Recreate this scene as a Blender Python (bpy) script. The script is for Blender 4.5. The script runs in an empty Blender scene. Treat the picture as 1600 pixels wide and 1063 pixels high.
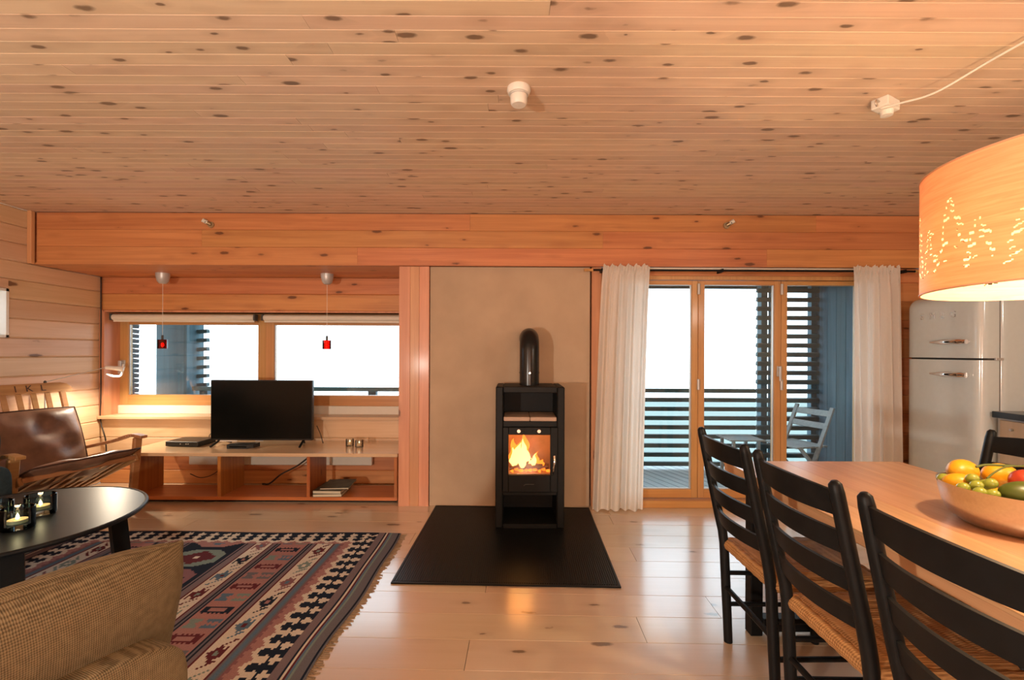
import bpy, bmesh, math, random
from mathutils import Vector, Matrix, Euler
random.seed(7)
R = math.radians
S = bpy.context.scene
COL = S.collection

# ---------------------------------------------------------------- camera
cam_d = bpy.data.cameras.new('camera')
cam_d.sensor_width = 36.0
cam_d.lens = 36.0 * 711 / 1600
cam_d.shift_y = 0.01156
cam_d.shift_x = -0.0006
cam_d.clip_start = 0.05
cam = bpy.data.objects.new('camera', cam_d)
COL.objects.link(cam)
cam.matrix_world = Matrix.Translation((0, 0, 1.3)) @ Matrix.Rotation(R(90), 4, 'X') @ Matrix.Rotation(R(0.25), 4, 'Z')
S.camera = cam

# ---------------------------------------------------------------- sky, light, exposure
world = bpy.data.worlds.new('overcast_sky'); S.world = world
world.use_nodes = True
wb = world.node_tree.nodes['Background']
wb.inputs[0].default_value = (0.80, 0.93, 1.0, 1)
wb.inputs[1].default_value = 4.6
S.view_settings.view_transform = 'Standard'
S.view_settings.look = 'None'
S.view_settings.gamma = 1
S.view_settings.use_curve_mapping = False
S.view_settings.exposure = -0.06
WARM = (1.0, 0.92, 0.80)

def lamp(name, loc, energy, color=WARM, radius=0.06, kind='POINT', rot=None, **kw):
    d = bpy.data.lights.new(name, kind); d.energy = energy; d.color = color
    if kind == 'AREA':
        d.shape = 'RECTANGLE'; d.size, d.size_y = kw['size']
    else:
        d.shadow_soft_size = radius
    if kind == 'SPOT':
        d.spot_size = kw.get('angle', R(80)); d.spot_blend = 0.6
    o = bpy.data.objects.new(name, d); COL.objects.link(o); o.location = loc
    if rot: o.rotation_euler = rot
    return o
lamp('floor_lamp_light', (-1.72, -1.02, 1.05), 240, radius=0.05)
lamp('room_fill_light', (0.3, -2.6, 1.1), 120, radius=0.2)  # unseen fill behind the viewer, added to even out the ceiling brightness
lamp('kitchen_ceiling_light', (2.9, 0.3, 1.9), 42, radius=0.12)

# ---------------------------------------------------------------- materials
def NT(name):
    m = bpy.data.materials.new(name); m.use_nodes = True
    t = m.node_tree; b = t.nodes['Principled BSDF']
    return m, t, b
def N(t, kind, **kw):
    n = t.nodes.new(kind)
    for k, v in kw.items(): setattr(n, k, v)
    return n
def L(t, a, b): t.links.new(a, b)
def math_n(t, op, a, b=None, clamp=False):
    n = N(t, 'ShaderNodeMath', operation=op, use_clamp=clamp)
    for i, v in enumerate((a, b)):
        if v is None: continue
        if isinstance(v, (int, float)): n.inputs[i].default_value = v
        else: L(t, v, n.inputs[i])
    return n.outputs[0]
def mix_c(t, fac, a, b, mode='MIX'):
    n = N(t, 'ShaderNodeMix', data_type='RGBA', blend_type=mode)
    for i, v in ((0, fac), (6, a), (7, b)):
        if isinstance(v, (int, float)): n.inputs[i].default_value = v
        elif isinstance(v, tuple): n.inputs[i].default_value = (*v[:3], 1)
        else: L(t, v, n.inputs[i])
    return n.outputs[2]
def ramp(t, src, lo, hi):
    n = N(t, 'ShaderNodeMapRange', clamp=True)
    L(t, src, n.inputs[0]); n.inputs[1].default_value = lo; n.inputs[2].default_value = hi
    return n.outputs[0]

def plain(name, col, rough=0.5, metal=0.0, coat=0.0, noise=0.0, nscale=30, bump=0.0, bscale=200, spec=0.5):
    m, t, b = NT(name)
    b.inputs['Roughness'].default_value = rough; b.inputs['Metallic'].default_value = metal
    b.inputs['Coat Weight'].default_value = coat; b.inputs['Specular IOR Level'].default_value = spec
    tc = N(t, 'ShaderNodeTexCoord')
    nz = N(t, 'ShaderNodeTexNoise'); nz.inputs['Scale'].default_value = nscale; nz.inputs['Detail'].default_value = 4
    L(t, tc.outputs['Object'], nz.inputs['Vector'])
    f = ramp(t, nz.outputs[0], 0.3, 0.7)
    dk = tuple(c * (1 - max(noise, 0.03)) for c in col)
    L(t, mix_c(t, f, dk, col), b.inputs['Base Color'])
    if bump:
        n2 = N(t, 'ShaderNodeTexNoise'); n2.inputs['Scale'].default_value = bscale; n2.inputs['Detail'].default_value = 3
        L(t, tc.outputs['Object'], n2.inputs['Vector'])
        bp = N(t, 'ShaderNodeBump'); bp.inputs['Strength'].default_value = bump; bp.inputs['Distance'].default_value = 0.003
        L(t, n2.outputs[0], bp.inputs['Height']); L(t, bp.outputs[0], b.inputs['Normal'])
    return m

def wood(name, base, dark, axis='X', rough=0.5, coat=0.0, knots=0.0, kcol=(0.12, 0.045, 0.015), cross=26, vary=0.16,
         contrast=0.8, kscale=(2.6, 8.5), hue=0.02, kr=0.13, coat_rough=0.15, coat_ior=1.5):
    m, t, b = NT(name)
    b.inputs['Roughness'].default_value = rough; b.inputs['Coat Weight'].default_value = coat
    b.inputs['Coat Roughness'].default_value = coat_rough; b.inputs['Coat IOR'].default_value = coat_ior
    tc = N(t, 'ShaderNodeTexCoord'); oi = N(t, 'ShaderNodeObjectInfo')
    off = N(t, 'ShaderNodeCombineXYZ')
    r1 = math_n(t, 'MULTIPLY', oi.outputs['Random'], 37.0)
    r2 = math_n(t, 'MULTIPLY', oi.outputs['Random'], 91.0)
    L(t, r1, off.inputs[0]); L(t, r2, off.inputs[1]); L(t, r1, off.inputs[2])
    add = N(t, 'ShaderNodeVectorMath', operation='ADD')
    L(t, tc.outputs['Object'], add.inputs[0]); L(t, off.outputs[0], add.inputs[1])
    def scaled(lo, cr):
        mp = N(t, 'ShaderNodeVectorMath', operation='MULTIPLY')
        v = [cr, cr, cr]; v['XYZ'.index(axis)] = lo
        mp.inputs[1].default_value = v
        L(t, add.outputs[0], mp.inputs[0]); return mp.outputs[0]
    g1 = N(t, 'ShaderNodeTexNoise'); L(t, scaled(0.9, cross), g1.inputs['Vector'])
    g1.inputs['Scale'].default_value = 1; g1.inputs['Detail'].default_value = 5; g1.inputs['Distortion'].default_value = 0.7
    g2 = N(t, 'ShaderNodeTexNoise'); L(t, scaled(3.5, cross * 7), g2.inputs['Vector'])
    g2.inputs['Scale'].default_value = 1; g2.inputs['Detail'].default_value = 2
    f1 = ramp(t, g1.outputs[0], 0.36, 0.68); f2 = ramp(t, g2.outputs[0], 0.3, 0.8)
    f = math_n(t, 'ADD', math_n(t, 'MULTIPLY', f1, 0.7 * contrast), math_n(t, 'MULTIPLY', f2, 0.3 * contrast), True)
    c = mix_c(t, f, base, dark)
    hs = N(t, 'ShaderNodeHueSaturation')
    val = N(t, 'ShaderNodeMapRange'); L(t, oi.outputs['Random'], val.inputs[0])
    val.inputs[3].default_value = 1 - vary * 0.7; val.inputs[4].default_value = 1 + vary * 0.5
    L(t, val.outputs[0], hs.inputs['Value'])
    hu = N(t, 'ShaderNodeMapRange'); L(t, math_n(t, 'FRACT', r2), hu.inputs[0])
    hu.inputs[3].default_value = 0.5 - hue * 0.5; hu.inputs[4].default_value = 0.5 + hue * 0.5
    L(t, hu.outputs[0], hs.inputs['Hue']); L(t, c, hs.inputs['Color'])
    c = hs.outputs[0]
    if knots > 0:
        nd = N(t, 'ShaderNodeTexNoise'); L(t, add.outputs[0], nd.inputs['Vector']); nd.inputs['Scale'].default_value = 30
        vo = N(t, 'ShaderNodeTexVoronoi')
        sc = scaled(*kscale)
        va = N(t, 'ShaderNodeVectorMath', operation='MULTIPLY_ADD')
        L(t, nd.outputs['Color'], va.inputs[0]); va.inputs[1].default_value = (0.10, 0.10, 0.10); L(t, sc, va.inputs[2])
        L(t, va.outputs[0], vo.inputs['Vector']); vo.inputs['Scale'].default_value = 1.0
        sep = N(t, 'ShaderNodeSeparateColor'); L(t, vo.outputs['Color'], sep.inputs[0])
        sel = math_n(t, 'LESS_THAN', sep.outputs[0], knots)
        rad = math_n(t, 'MULTIPLY', math_n(t, 'ADD', sep.outputs[1], 0.35), kr)
        q = math_n(t, 'DIVIDE', vo.outputs['Distance'], rad)
        kf = math_n(t, 'SUBTRACT', 1.0, ramp(t, q, 0.75, 1.15), True)
        ring = math_n(t, 'SUBTRACT', 1.0, ramp(t, q, 1.0, 3.2), True)
        c = mix_c(t, math_n(t, 'MULTIPLY', math_n(t, 'MULTIPLY', ring, sel), 0.35), c, tuple(x * 0.75 for x in dark))
        c = mix_c(t, math_n(t, 'MULTIPLY', math_n(t, 'MULTIPLY', kf, sel), 0.88), c, kcol)
    L(t, c, b.inputs['Base Color'])
    bp = N(t, 'ShaderNodeBump'); bp.inputs['Strength'].default_value = 0.12; bp.inputs['Distance'].default_value = 0.002
    L(t, f1, bp.inputs['Height']); L(t, bp.outputs[0], b.inputs['Normal'])
    return m

def thin_glass(name, tint=(1, 1, 1), rough=0.0, refl=1.0):
    m, t, b = NT(name); t.nodes.remove(b)
    out = t.nodes['Material Output']
    tr = N(t, 'ShaderNodeBsdfTransparent'); tr.inputs[0].default_value = (*tint, 1)
    gl = N(t, 'ShaderNodeBsdfGlossy'); gl.inputs['Roughness'].default_value = rough
    fr = N(t, 'ShaderNodeFresnel'); fr.inputs[0].default_value = 1.45
    mx = N(t, 'ShaderNodeMixShader')
    L(t, math_n(t, 'MULTIPLY', fr.outputs[0], refl), mx.inputs[0]); L(t, tr.outputs[0], mx.inputs[1]); L(t, gl.outputs[0], mx.inputs[2])
    L(t, mx.outputs[0], out.inputs[0])
    return m
def glow(name, col, strength):
    m, t, b = NT(name); t.nodes.remove(b)
    e = N(t, 'ShaderNodeEmission'); e.inputs[0].default_value = (*col, 1); e.inputs[1].default_value = strength
    L(t, e.outputs[0], t.nodes['Material Output'].inputs[0]); return m
def fabric(name, col, col2, transl=0.0, scale=400, rough=0.9, weave=0.35, blotch=0.0):
    m, t, b = NT(name); out = t.nodes['Material Output']
    b.inputs['Roughness'].default_value = rough; b.inputs['Specular IOR Level'].default_value = 0.15
    tc = N(t, 'ShaderNodeTexCoord')
    w2 = N(t, 'ShaderNodeTexWave', bands_direction='Y'); w2.inputs['Scale'].default_value = scale; w2.inputs['Distortion'].default_value = 1.5; L(t, tc.outputs['Object'], w2.inputs['Vector'])
    w1 = N(t, 'ShaderNodeTexWave', bands_direction='Z'); w1.inputs['Scale'].default_value = scale; w1.inputs['Distortion'].default_value = 2.0
    nz = N(t, 'ShaderNodeTexNoise'); nz.inputs['Scale'].default_value = scale * 0.8; nz.inputs['Detail'].default_value = 3
    L(t, tc.outputs['Object'], w1.inputs['Vector']); L(t, tc.outputs['Object'], nz.inputs['Vector'])
    f = math_n(t, 'ADD', math_n(t, 'MULTIPLY', math_n(t, 'ADD', w1.outputs['Fac'], w2.outputs['Fac']), 0.3), math_n(t, 'MULTIPLY', nz.outputs[0], 0.4))
    c = mix_c(t, ramp(t, f, 0.3, 0.75), col, col2)
    if blotch:
        n3 = N(t, 'ShaderNodeTexNoise'); n3.inputs['Scale'].default_value = 9; n3.inputs['Detail'].default_value = 4
        L(t, tc.outputs['Object'], n3.inputs['Vector'])
        c = mix_c(t, math_n(t, 'MULTIPLY', ramp(t, n3.outputs[0], 0.35, 0.7), blotch), c, tuple(x * 2.2 for x in col2))
    L(t, c, b.inputs['Base Color'])
    bp = N(t, 'ShaderNodeBump'); bp.inputs['Strength'].default_value = weave; bp.inputs['Distance'].default_value = 0.002
    L(t, f, bp.inputs['Height']); L(t, bp.outputs[0], b.inputs['Normal'])
    if transl:
        tl = N(t, 'ShaderNodeBsdfTranslucent'); L(t, c, tl.inputs[0])
        mx = N(t, 'ShaderNodeMixShader'); mx.inputs[0].default_value = transl
        L(t, b.outputs[0], mx.inputs[1]); L(t, tl.outputs[0], mx.inputs[2]); L(t, mx.outputs[0], out.inputs[0])
    return m

M = {}
M['ceil'] = wood('ceiling_pine', (0.72, 0.545, 0.39), (0.58, 0.41, 0.275), 'X', 0.45, 0.0, 0.95, (0.16, 0.10, 0.06), 30, 0.12, 0.7, (5.5, 14), kr=0.17)
M['wallx'] = wood('wall_pine', (0.66, 0.285, 0.11), (0.43, 0.145, 0.05), 'X', 0.45, 0.1, 0.8, (0.12, 0.04, 0.015), 24, 0.14, 0.8, (3.6, 11), kr=0.13)
M['wally'] = wood('side_wall_pine', (0.68, 0.40, 0.21), (0.50, 0.25, 0.115), 'Y', 0.45, 0.1, 0.2, (0.12, 0.05, 0.02), 22, 0.14, 0.7)
M['wallz'] = wood('post_pine', (0.68, 0.33, 0.17), (0.46, 0.18, 0.085), 'Z', 0.45, 0.1, 0.15, (0.14, 0.05, 0.02), 24, 0.14, 0.8)
M['floor'] = wood('floor_pine', (0.60, 0.465, 0.335), (0.51, 0.37, 0.245), 'X', 0.36, 1.0, 0.95, (0.13, 0.075, 0.045), 15, 0.07, 0.5, (2.6, 7.5), kr=0.105, coat_rough=0.17, coat_ior=1.75)
M['cabx'] = wood('cabinet_shaded_pine', (0.56, 0.21, 0.05), (0.38, 0.115, 0.026), 'X', 0.4, 0.25, 0.25, (0.09, 0.02, 0.008), 22, 0.12, 0.8)  # bench bottom board, colour darkened for the blocked light
M['caby'] = wood('cabinet_lit_top_pine', (0.74, 0.52, 0.33), (0.62, 0.40, 0.23), 'X', 0.30, 0.9, 0.15, (0.12, 0.04, 0.015), 22, 0.1, 0.6, coat_rough=0.16, coat_ior=1.7)  # bench top, its brightness and whitish sheen put into a paler colour
M['cabz'] = wood('cabinet_shaded_side_pine', (0.52, 0.19, 0.045), (0.30, 0.08, 0.018), 'Z', 0.4, 0.25, 0.35, (0.07, 0.015, 0.006), 30, 0.12, 0.9)  # bench dividers, shade of the open compartments put into the colour
M['sash'] = wood('sash_pine', (0.62, 0.31, 0.11), (0.48, 0.21, 0.065), 'X', 0.4, 0.25, 0.0, cross=40, vary=0.05)
M['sashz'] = wood('sash_pine_upright', (0.62, 0.33, 0.13), (0.48, 0.23, 0.08), 'Z', 0.4, 0.25, 0.0, cross=40, vary=0.05)
M['table'] = wood('table_pine', (0.66, 0.38, 0.20), (0.50, 0.25, 0.12), 'Y', 0.34, 0.4, 0.22, (0.16, 0.06, 0.03), 20, 0.06, 0.8, coat_rough=0.25)
M['chairwood'] = wood('lounge_chair_pine', (0.46, 0.23, 0.09), (0.32, 0.14, 0.05), 'X', 0.4, 0.2, 0.0, cross=30, vary=0.1)
M['weather'] = wood('weathered_timber', (0.06, 0.125, 0.145), (0.035, 0.075, 0.09), 'X', 0.75, 0, 0.0, cross=14, vary=0.3, contrast=1.0)
M['weatherz'] = wood('weathered_timber_upright', (0.08, 0.185, 0.25), (0.04, 0.10, 0.14), 'Z', 0.75, 0, 0.1, (0.03, 0.04, 0.05), 10, 0.3, 1.0)
M['deck'] = wood('weathered_deck', (0.26, 0.33, 0.36), (0.16, 0.21, 0.24), 'Y', 0.6, 0, 0.0, cross=14, vary=0.25)
M['greywood'] = wood('silver_grey_wood', (0.34, 0.40, 0.42), (0.22, 0.27, 0.29), 'X', 0.7, 0, 0.0, cross=30, vary=0.1)
M['concrete'] = plain('raw_concrete', (0.52, 0.39, 0.27), 0.8, noise=0.13, nscale=3.5, bump=0.25, bscale=60, spec=0.2)
M['yellow_wall'] = plain('kitchen_wall_paint', (0.55, 0.40, 0.22), 0.7, noise=0.05)
M['black'] = plain('black_lacquer', (0.007, 0.008, 0.009), 0.45, noise=0.3, spec=0.18)
M['blacktop'] = plain('black_table_lacquer', (0.009, 0.011, 0.013), 0.36, noise=0.3, spec=0.16)
M['blackmatt'] = plain('black_cast_iron', (0.008, 0.009, 0.009), 0.55, noise=0.3, bump=0.1, bscale=400, spec=0.25)
M['flue'] = plain('black_enamel_flue', (0.007, 0.008, 0.009), 0.25, spec=0.4)
M['rubber'] = plain('black_rubber', (0.009, 0.011, 0.013), 0.40, noise=0.3, spec=0.2)
M['tv'] = plain('tv_gloss_black', (0.003, 0.004, 0.004), 0.22, spec=0.2)
M['plastic'] = plain('black_plastic', (0.015, 0.016, 0.018), 0.35)
M['white'] = plain('white_plastic', (0.80, 0.77, 0.70), 0.4)
M['cream'] = plain('cream_enamel', (0.74, 0.70, 0.60), 0.45)
M['steel'] = plain('brushed_steel', (0.62, 0.60, 0.57), 0.30, metal=1.0, noise=0.1, nscale=120)
M['chrome'] = plain('chrome', (0.85, 0.86, 0.88), 0.08, metal=1.0)
M['silver'] = plain('silver_grey_paint', (0.55, 0.56, 0.56), 0.4, metal=0.4)
M['fridge'] = plain('fridge_cream_enamel', (0.62, 0.71, 0.73), 0.16, coat=0.7, noise=0.02)
M['gasket'] = plain('grey_gasket', (0.06, 0.06, 0.055), 0.6)
M['worktop'] = plain('dark_worktop', (0.02, 0.03, 0.04), 0.3, coat=0.3)
M['ply'] = wood('birch_ply', (0.56, 0.46, 0.33), (0.46, 0.36, 0.24), 'Z', 0.5, 0.1, 0.0, cross=12, vary=0.05)
M['curtain'] = fabric('cream_curtain_cloth', (0.90, 0.87, 0.81), (0.84, 0.80, 0.73), 0.42, 90, weave=0.15)
M['sofa'] = fabric('khaki_tweed', (0.24, 0.185, 0.11), (0.09, 0.068, 0.04), 0, 80, weave=0.5)
M['teal'] = fabric('blue_grey_wool', (0.020, 0.035, 0.042), (0.045, 0.07, 0.08), 0, 90)
M['leather'] = plain('brown_leather', (0.27, 0.15, 0.10), 0.36, noise=0.55, nscale=7, bump=0.35, bscale=26)
M['leather_dark'] = plain('dark_brown_leather', (0.05, 0.02, 0.012), 0.5)
M['rush'] = fabric('woven_rush', (0.50, 0.27, 0.11), (0.24, 0.11, 0.04), 0, 38, rough=0.7, weave=0.9)
M['glass'] = thin_glass('window_glass', (0.97, 0.99, 1.0))
M['stoveglass'] = thin_glass('stove_glass', (1.0, 0.9, 0.8), refl=0.7)
M['cupglass'] = thin_glass('smoky_cup_glass', (0.62, 0.74, 0.80))
M['clearglass'] = thin_glass('clear_cup_glass', (0.93, 0.95, 0.95), refl=1.6)
M['redglass'] = thin_glass('red_lamp_glass', (0.75, 0.015, 0.03))
M['flame'] = glow('flame', (1.0, 0.60, 0.20), 3.6)
M['flame_outer'] = glow('flame_outer', (1.0, 0.27, 0.025), 2.2)
M['ember'] = glow('ember', (1.0, 0.20, 0.02), 2.2)
M['candle_flame'] = glow('candle_flame', (1.0, 0.62, 0.25), 14.0)
M['bulb'] = glow('warm_bulb', (1.0, 0.72, 0.42), 18.0)
M['wax'] = plain('candle_wax', (0.90, 0.62, 0.32), 0.5)
M['fire_brick'] = plain('vermiculite_board', (0.50, 0.30, 0.16), 0.9, noise=0.3, nscale=12)
M['log'] = plain('burning_log', (0.20, 0.09, 0.03), 0.9, noise=0.5)
M['stone'] = plain('pale_soapstone', (0.48, 0.34, 0.25), 0.6, noise=0.1)
M['cable'] = plain('dark_cable', (0.03, 0.02, 0.015), 0.6)
M['brass'] = plain('aged_brass', (0.45, 0.36, 0.22), 0.35, metal=0.8)

# ---------------------------------------------------------------- mesh helpers
class MB:
    def __init__(s): s.bm = bmesh.new()
    def box(s, x0, x1, y0, y1, z0, z1, bev=0.0, rot=None, seg=1):
        c = Vector(((x0+x1)/2, (y0+y1)/2, (z0+z1)/2))
        return s.obox(c, (abs(x1-x0), abs(y1-y0), abs(z1-z0)), rot, bev, seg)
    def obox(s, c, size, rot=None, bev=0.0, seg=1):
        mat = Matrix.Translation(c) @ (rot.to_matrix().to_4x4() if isinstance(rot, Euler) else (rot or Matrix.Identity(4))) @ Matrix.Diagonal((*size, 1))
        g = bmesh.ops.create_cube(s.bm, size=1.0, matrix=mat)
        if bev > 0:
            es = {e for v in g['verts'] for e in v.link_edges}
            bmesh.ops.bevel(s.bm, geom=list(es), offset=bev, segments=seg, profile=0.6, affect='EDGES')
        return s
    def beam(s, p0, p1, w, h, up=(0, 0, 1), bev=0.0):
        p0, p1 = Vector(p0), Vector(p1); d = p1 - p0; ln = d.length; x = d.normalized()
        u = Vector(up); y = u.cross(x)
        if y.length < 1e-4: y = Vector((0, 1, 0)).cross(x)
        y.normalize(); z = x.cross(y)
        m = Matrix((x, y, z)).transposed().to_4x4()
        return s.obox((p0+p1)/2, (ln, w, h), m, bev)
    def tube(s, pts, r, seg=10, closed=False):
        pts = [Vector(p) for p in pts]; n = len(pts)
        rs = r if isinstance(r, (list, tuple)) else [r]*n
        rings = []; prev = None
        for i, p in enumerate(pts):
            if closed: d = pts[(i+1) % n] - pts[i-1]
            else: d = pts[min(i+1, n-1)] - pts[max(i-1, 0)]
            d.normalize()
            if prev is None:
                a = Vector((0, 0, 1)) if abs(d.z) < 0.9 else Vector((1, 0, 0))
                u = a.cross(d).normalized()
            else:
                u = prev - d * prev.dot(d); u.normalize()
            prev = u; v = d.cross(u)
            rings.append([s.bm.verts.new(p + (u*math.cos(k*2*math.pi/seg) + v*math.sin(k*2*math.pi/seg))*rs[i]) for k in range(seg)])
        m = n if closed else n-1
        for i in range(m):
            a, b = rings[i], rings[(i+1) % n]
            for k in range(seg): s.bm.faces.new((a[k], a[(k+1) % seg], b[(k+1) % seg], b[k]))
        if not closed:
            s.bm.faces.new(list(reversed(rings[0]))); s.bm.faces.new(rings[-1])
        return s
    def cyl(s, p0, p1, r0, r1=None, seg=20):
        return s.tube([p0, p1], [r0, r0 if r1 is None else r1], seg)
    def lathe(s, prof, c=(0, 0, 0), seg=32, sx=1, sy=1, cap=True):
        c = Vector(c); rings = []
        for r, z in prof:
            rings.append([s.bm.verts.new(c + Vector((math.cos(k*2*math.pi/seg)*r*sx, math.sin(k*2*math.pi/seg)*r*sy, z))) for k in range(seg)])
        for a, b in zip(rings, rings[1:]):
            for k in range(seg): s.bm.faces.new((a[k], a[(k+1) % seg], b[(k+1) % seg], b[k]))
        if cap:
            if prof[0][0] > 1e-4: s.bm.faces.new(list(reversed(rings[0])))
            if prof[-1][0] > 1e-4: s.bm.faces.new(rings[-1])
        return s
    def prism(s, poly, vec):
        vec = Vector(vec); a = [s.bm.verts.new(Vector(p)) for p in poly]; b = [s.bm.verts.new(Vector(p)+vec) for p in poly]
        n = len(poly); s.bm.faces.new(list(reversed(a))); s.bm.faces.new(b)
        for k in range(n): s.bm.faces.new((a[k], a[(k+1) % n], b[(k+1) % n], b[k]))
        return s
    def grid(s, nu, nv, fn, wrap=False):
        vs = [[s.bm.verts.new(fn(i/(nu), j/(nv))) for j in range(nv+1)] for i in range(nu + (0 if wrap else 1))]
        for i in range(nu):
            a = vs[i]; b = vs[(i+1) % len(vs)]
            for j in range(nv): s.bm.faces.new((a[j], b[j], b[j+1], a[j+1]))
        return s
    def blob(s, c, rad, e=(1, 1), nu=24, nv=14, fn=None):
        c = Vector(c); sg = lambda x, p: math.copysign(abs(x)**p, x)
        def f(u, v):
            th = u*2*math.pi; ph = (v-0.5)*math.pi
            p = Vector((rad[0]*sg(math.cos(ph), e[0])*sg(math.cos(th), e[1]), rad[1]*sg(math.cos(ph), e[0])*sg(math.sin(th), e[1]), rad[2]*sg(math.sin(ph), e[0])))
            if fn: p = fn(p)
            return c + p
        s.grid(nu, nv, f, wrap=True); return s
    def mesh(s, name, mat=None, smooth=False, angle=35):
        bmesh.ops.remove_doubles(s.bm, verts=s.bm.verts, dist=1e-6)
        bmesh.ops.recalc_face_normals(s.bm, faces=s.bm.faces)
        me = bpy.data.meshes.new(name); s.bm.to_mesh(me); s.bm.free()
        if smooth:
            for p in me.polygons: p.use_smooth = True
            me.set_sharp_from_angle(angle=R(angle))
        if mat: me.materials.append(M[mat] if isinstance(mat, str) else mat)
        return me
    def build(s, name, mat, parent=None, loc=(0, 0, 0), rot=None, smooth=False, angle=35, label=None):
        o = bpy.data.objects.new(name, s.mesh(name, mat, smooth, angle)); COL.objects.link(o)
        o.parent = parent; o.location = loc
        if rot: o.rotation_euler = rot
        if label: o['label'] = label
        return o
def link(name, me, parent=None, loc=(0, 0, 0), rot=None):
    o = bpy.data.objects.new(name, me); COL.objects.link(o); o.parent = parent; o.location = loc
    if rot: o.rotation_euler = rot
    return o
def tag(o, label, cat, group=None):
    o['label'] = label; o['category'] = cat
    if group: o['group'] = group
    return o
def thing(name, label, cat, loc=(0, 0, 0), rz=0.0, group=None):
    o = bpy.data.objects.new(name, None); COL.objects.link(o); o.location = loc; o.rotation_euler = (0, 0, rz)
    o.empty_display_size = 0.1
    return tag(o, label, cat, group)
def struct(o, label=None):
    o['kind'] = 'structure'
    if label: o['label'] = label
    return o
def copy_tree(o, parent=None):
    c = o.copy(); COL.objects.link(c); c.parent = parent
    for ch in list(o.children): copy_tree(ch, c)
    return c
def bez(p, n=24):
    # Catmull-Rom through the points
    P = [Vector(q) for q in p]; P = [P[0]*2-P[1]] + P + [P[-1]*2-P[-2]]; out = []
    segs = len(P)-3
    for i in range(segs):
        a, b, c, d = P[i:i+4]
        for k in range(n):
            t = k/n
            out.append(0.5*((2*b)+(c-a)*t+(2*a-5*b+4*c-d)*t*t+(3*b-a-3*c+d)*t**3))
    out.append(P[-2]); return out

_pm = {}
def plank_mesh(length, width, thick, mat, ch=0.0035):
    """board lying along local X; visible face is local +Z, long edges chamfered"""
    key = (round(length, 3), round(width, 4), thick, mat, ch)
    if key in _pm: return _pm[key]
    w, h = width/2, thick
    prof = [(-w, -h), (w, -h), (w, -ch), (w-ch, 0), (-w+ch, 0), (-w, -ch)]
    m = MB(); m.prism([(-length/2, a, b) for a, b in prof], (length, 0, 0))
    _pm[key] = m.mesh('plank', mat)
    return _pm[key]
def face_rot(kind):
    # board local X stays along the wall; local Z becomes the outward normal
    return {'up': (0, 0, 0), 'down': (R(180), 0, 0), 'front': (R(90), 0, 0), 'right': (R(90), 0, R(90))}[kind]
def cuts(a, b, lo, hi, rnd):
    xs = [a]; x = a + rnd.uniform(0.3*hi, hi)
    while x < b - 0.5: xs.append(x); x += rnd.uniform(lo, hi)
    xs.append(b); return [(round(p, 2), round(q, 2)) for p, q in zip(xs, xs[1:])]

# ================================================================ THE ROOM
XL, XR, YF, YW, YN, ZC, ZB = -4.025, 3.95, -2.8, 3.84, 4.447, 2.454, 2.016
XP0, XP1 = -0.956, -0.702            # timber post beside the concrete
rnd = random.Random(11)

# floor: slab and pine boards
fl = MB(); fl.box(XL, XR, YF, YW, -0.08, -0.026); fl.box(XL, XP0, YW, YN, -0.08, -0.026)
floor = struct(fl.build('floor', 'floor'), 'pale glossy pine plank floor')
fa = R(-1.3); PW = 0.2
y = YF + 0.05
while y < 4.5:
    inn = y > 3.62
    x1 = XP0 + 0.02 if y > 3.80 else XR
    for a, b in cuts(XL, x1, 1.6, 3.4, rnd):
        a2 = a
        c = (a2+b)/2
        link('plank', plank_mesh(b-a2-0.0015, PW-0.0015, 0.024, 'floor', 0.0012), floor, (c, y + PW/2 - 0.0227*c, 0), (0, 0, fa))
    y += PW
for a, b in cuts(XP0+0.02, XR, 1.6, 3.4, rnd):
    c = (a+b)/2
    link('plank', plank_mesh(b-a-0.0015, 0.10, 0.024, 'floor', 0.0012), floor, (c, 3.90 - 0.0227*c, 0), (0, 0, fa))

# ceiling: backing and narrow boards
ce = MB(); ce.box(XL-0.1, XR+0.1, YF-0.1, 4.6, ZC+0.018, ZC+0.12); ce.box(XL, XR, YF, 1.15, ZC, ZC+0.018)
ceiling = struct(ce.build('ceiling', 'ceil'), 'pale pine board ceiling with dark knots')
CW = 0.069; y = 1.15
while y < 3.81:
    for a, b in cuts(XL, XR, 2.2, 4.2, rnd):
        link('ceiling_board', plank_mesh(b-a-0.001, CW, 0.018, 'ceil', 0.0022), ceiling, ((a+b)/2, y + CW/2, ZC), face_rot('down'))
    y += CW

# header beam over the recess, concrete and balcony door
be = MB(); be.box(XL, XR, 3.82, 4.6, ZB+0.016, ZC+0.018)
beam = struct(be.build('trim_1', 'wallx'), 'broad orange pine beam across the room under the ceiling')
rows = [ZB, 2.166, 2.309, ZC-0.004]
jo = [[XL+0.05, -1.3, 2.12, XR], [XL+0.05, -2.6, 0.75, XR], [XL+0.05, -0.36, 2.53, XR]]
for k in range(3):
    z0, z1 = rows[k], rows[k+1]
    for a, b in zip(jo[k], jo[k][1:]):
        link('beam_board', plank_mesh(b-a-0.001, z1-z0-0.001, 0.02, 'wallx', 0.0025), beam, ((a+b)/2, 3.80, (z0+z1)/2), face_rot('front'))
for k, (y0, y1) in enumerate(((3.80, 4.10), (4.10, 4.28), (4.28, YN))):
    link('soffit_board', plank_mesh(XP0-XL-0.002, y1-y0-0.002, 0.016, 'wallx', 0.002), beam, ((XL+XP0)/2, (y0+y1)/2, ZB), face_rot('down'))
struct(MB().box(XL, XL+0.035, 3.765, 3.80, ZB, ZC, 0.003).build('trim_4', 'wallz'), 'narrow upright pine strip closing the beam at the left wall')

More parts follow.
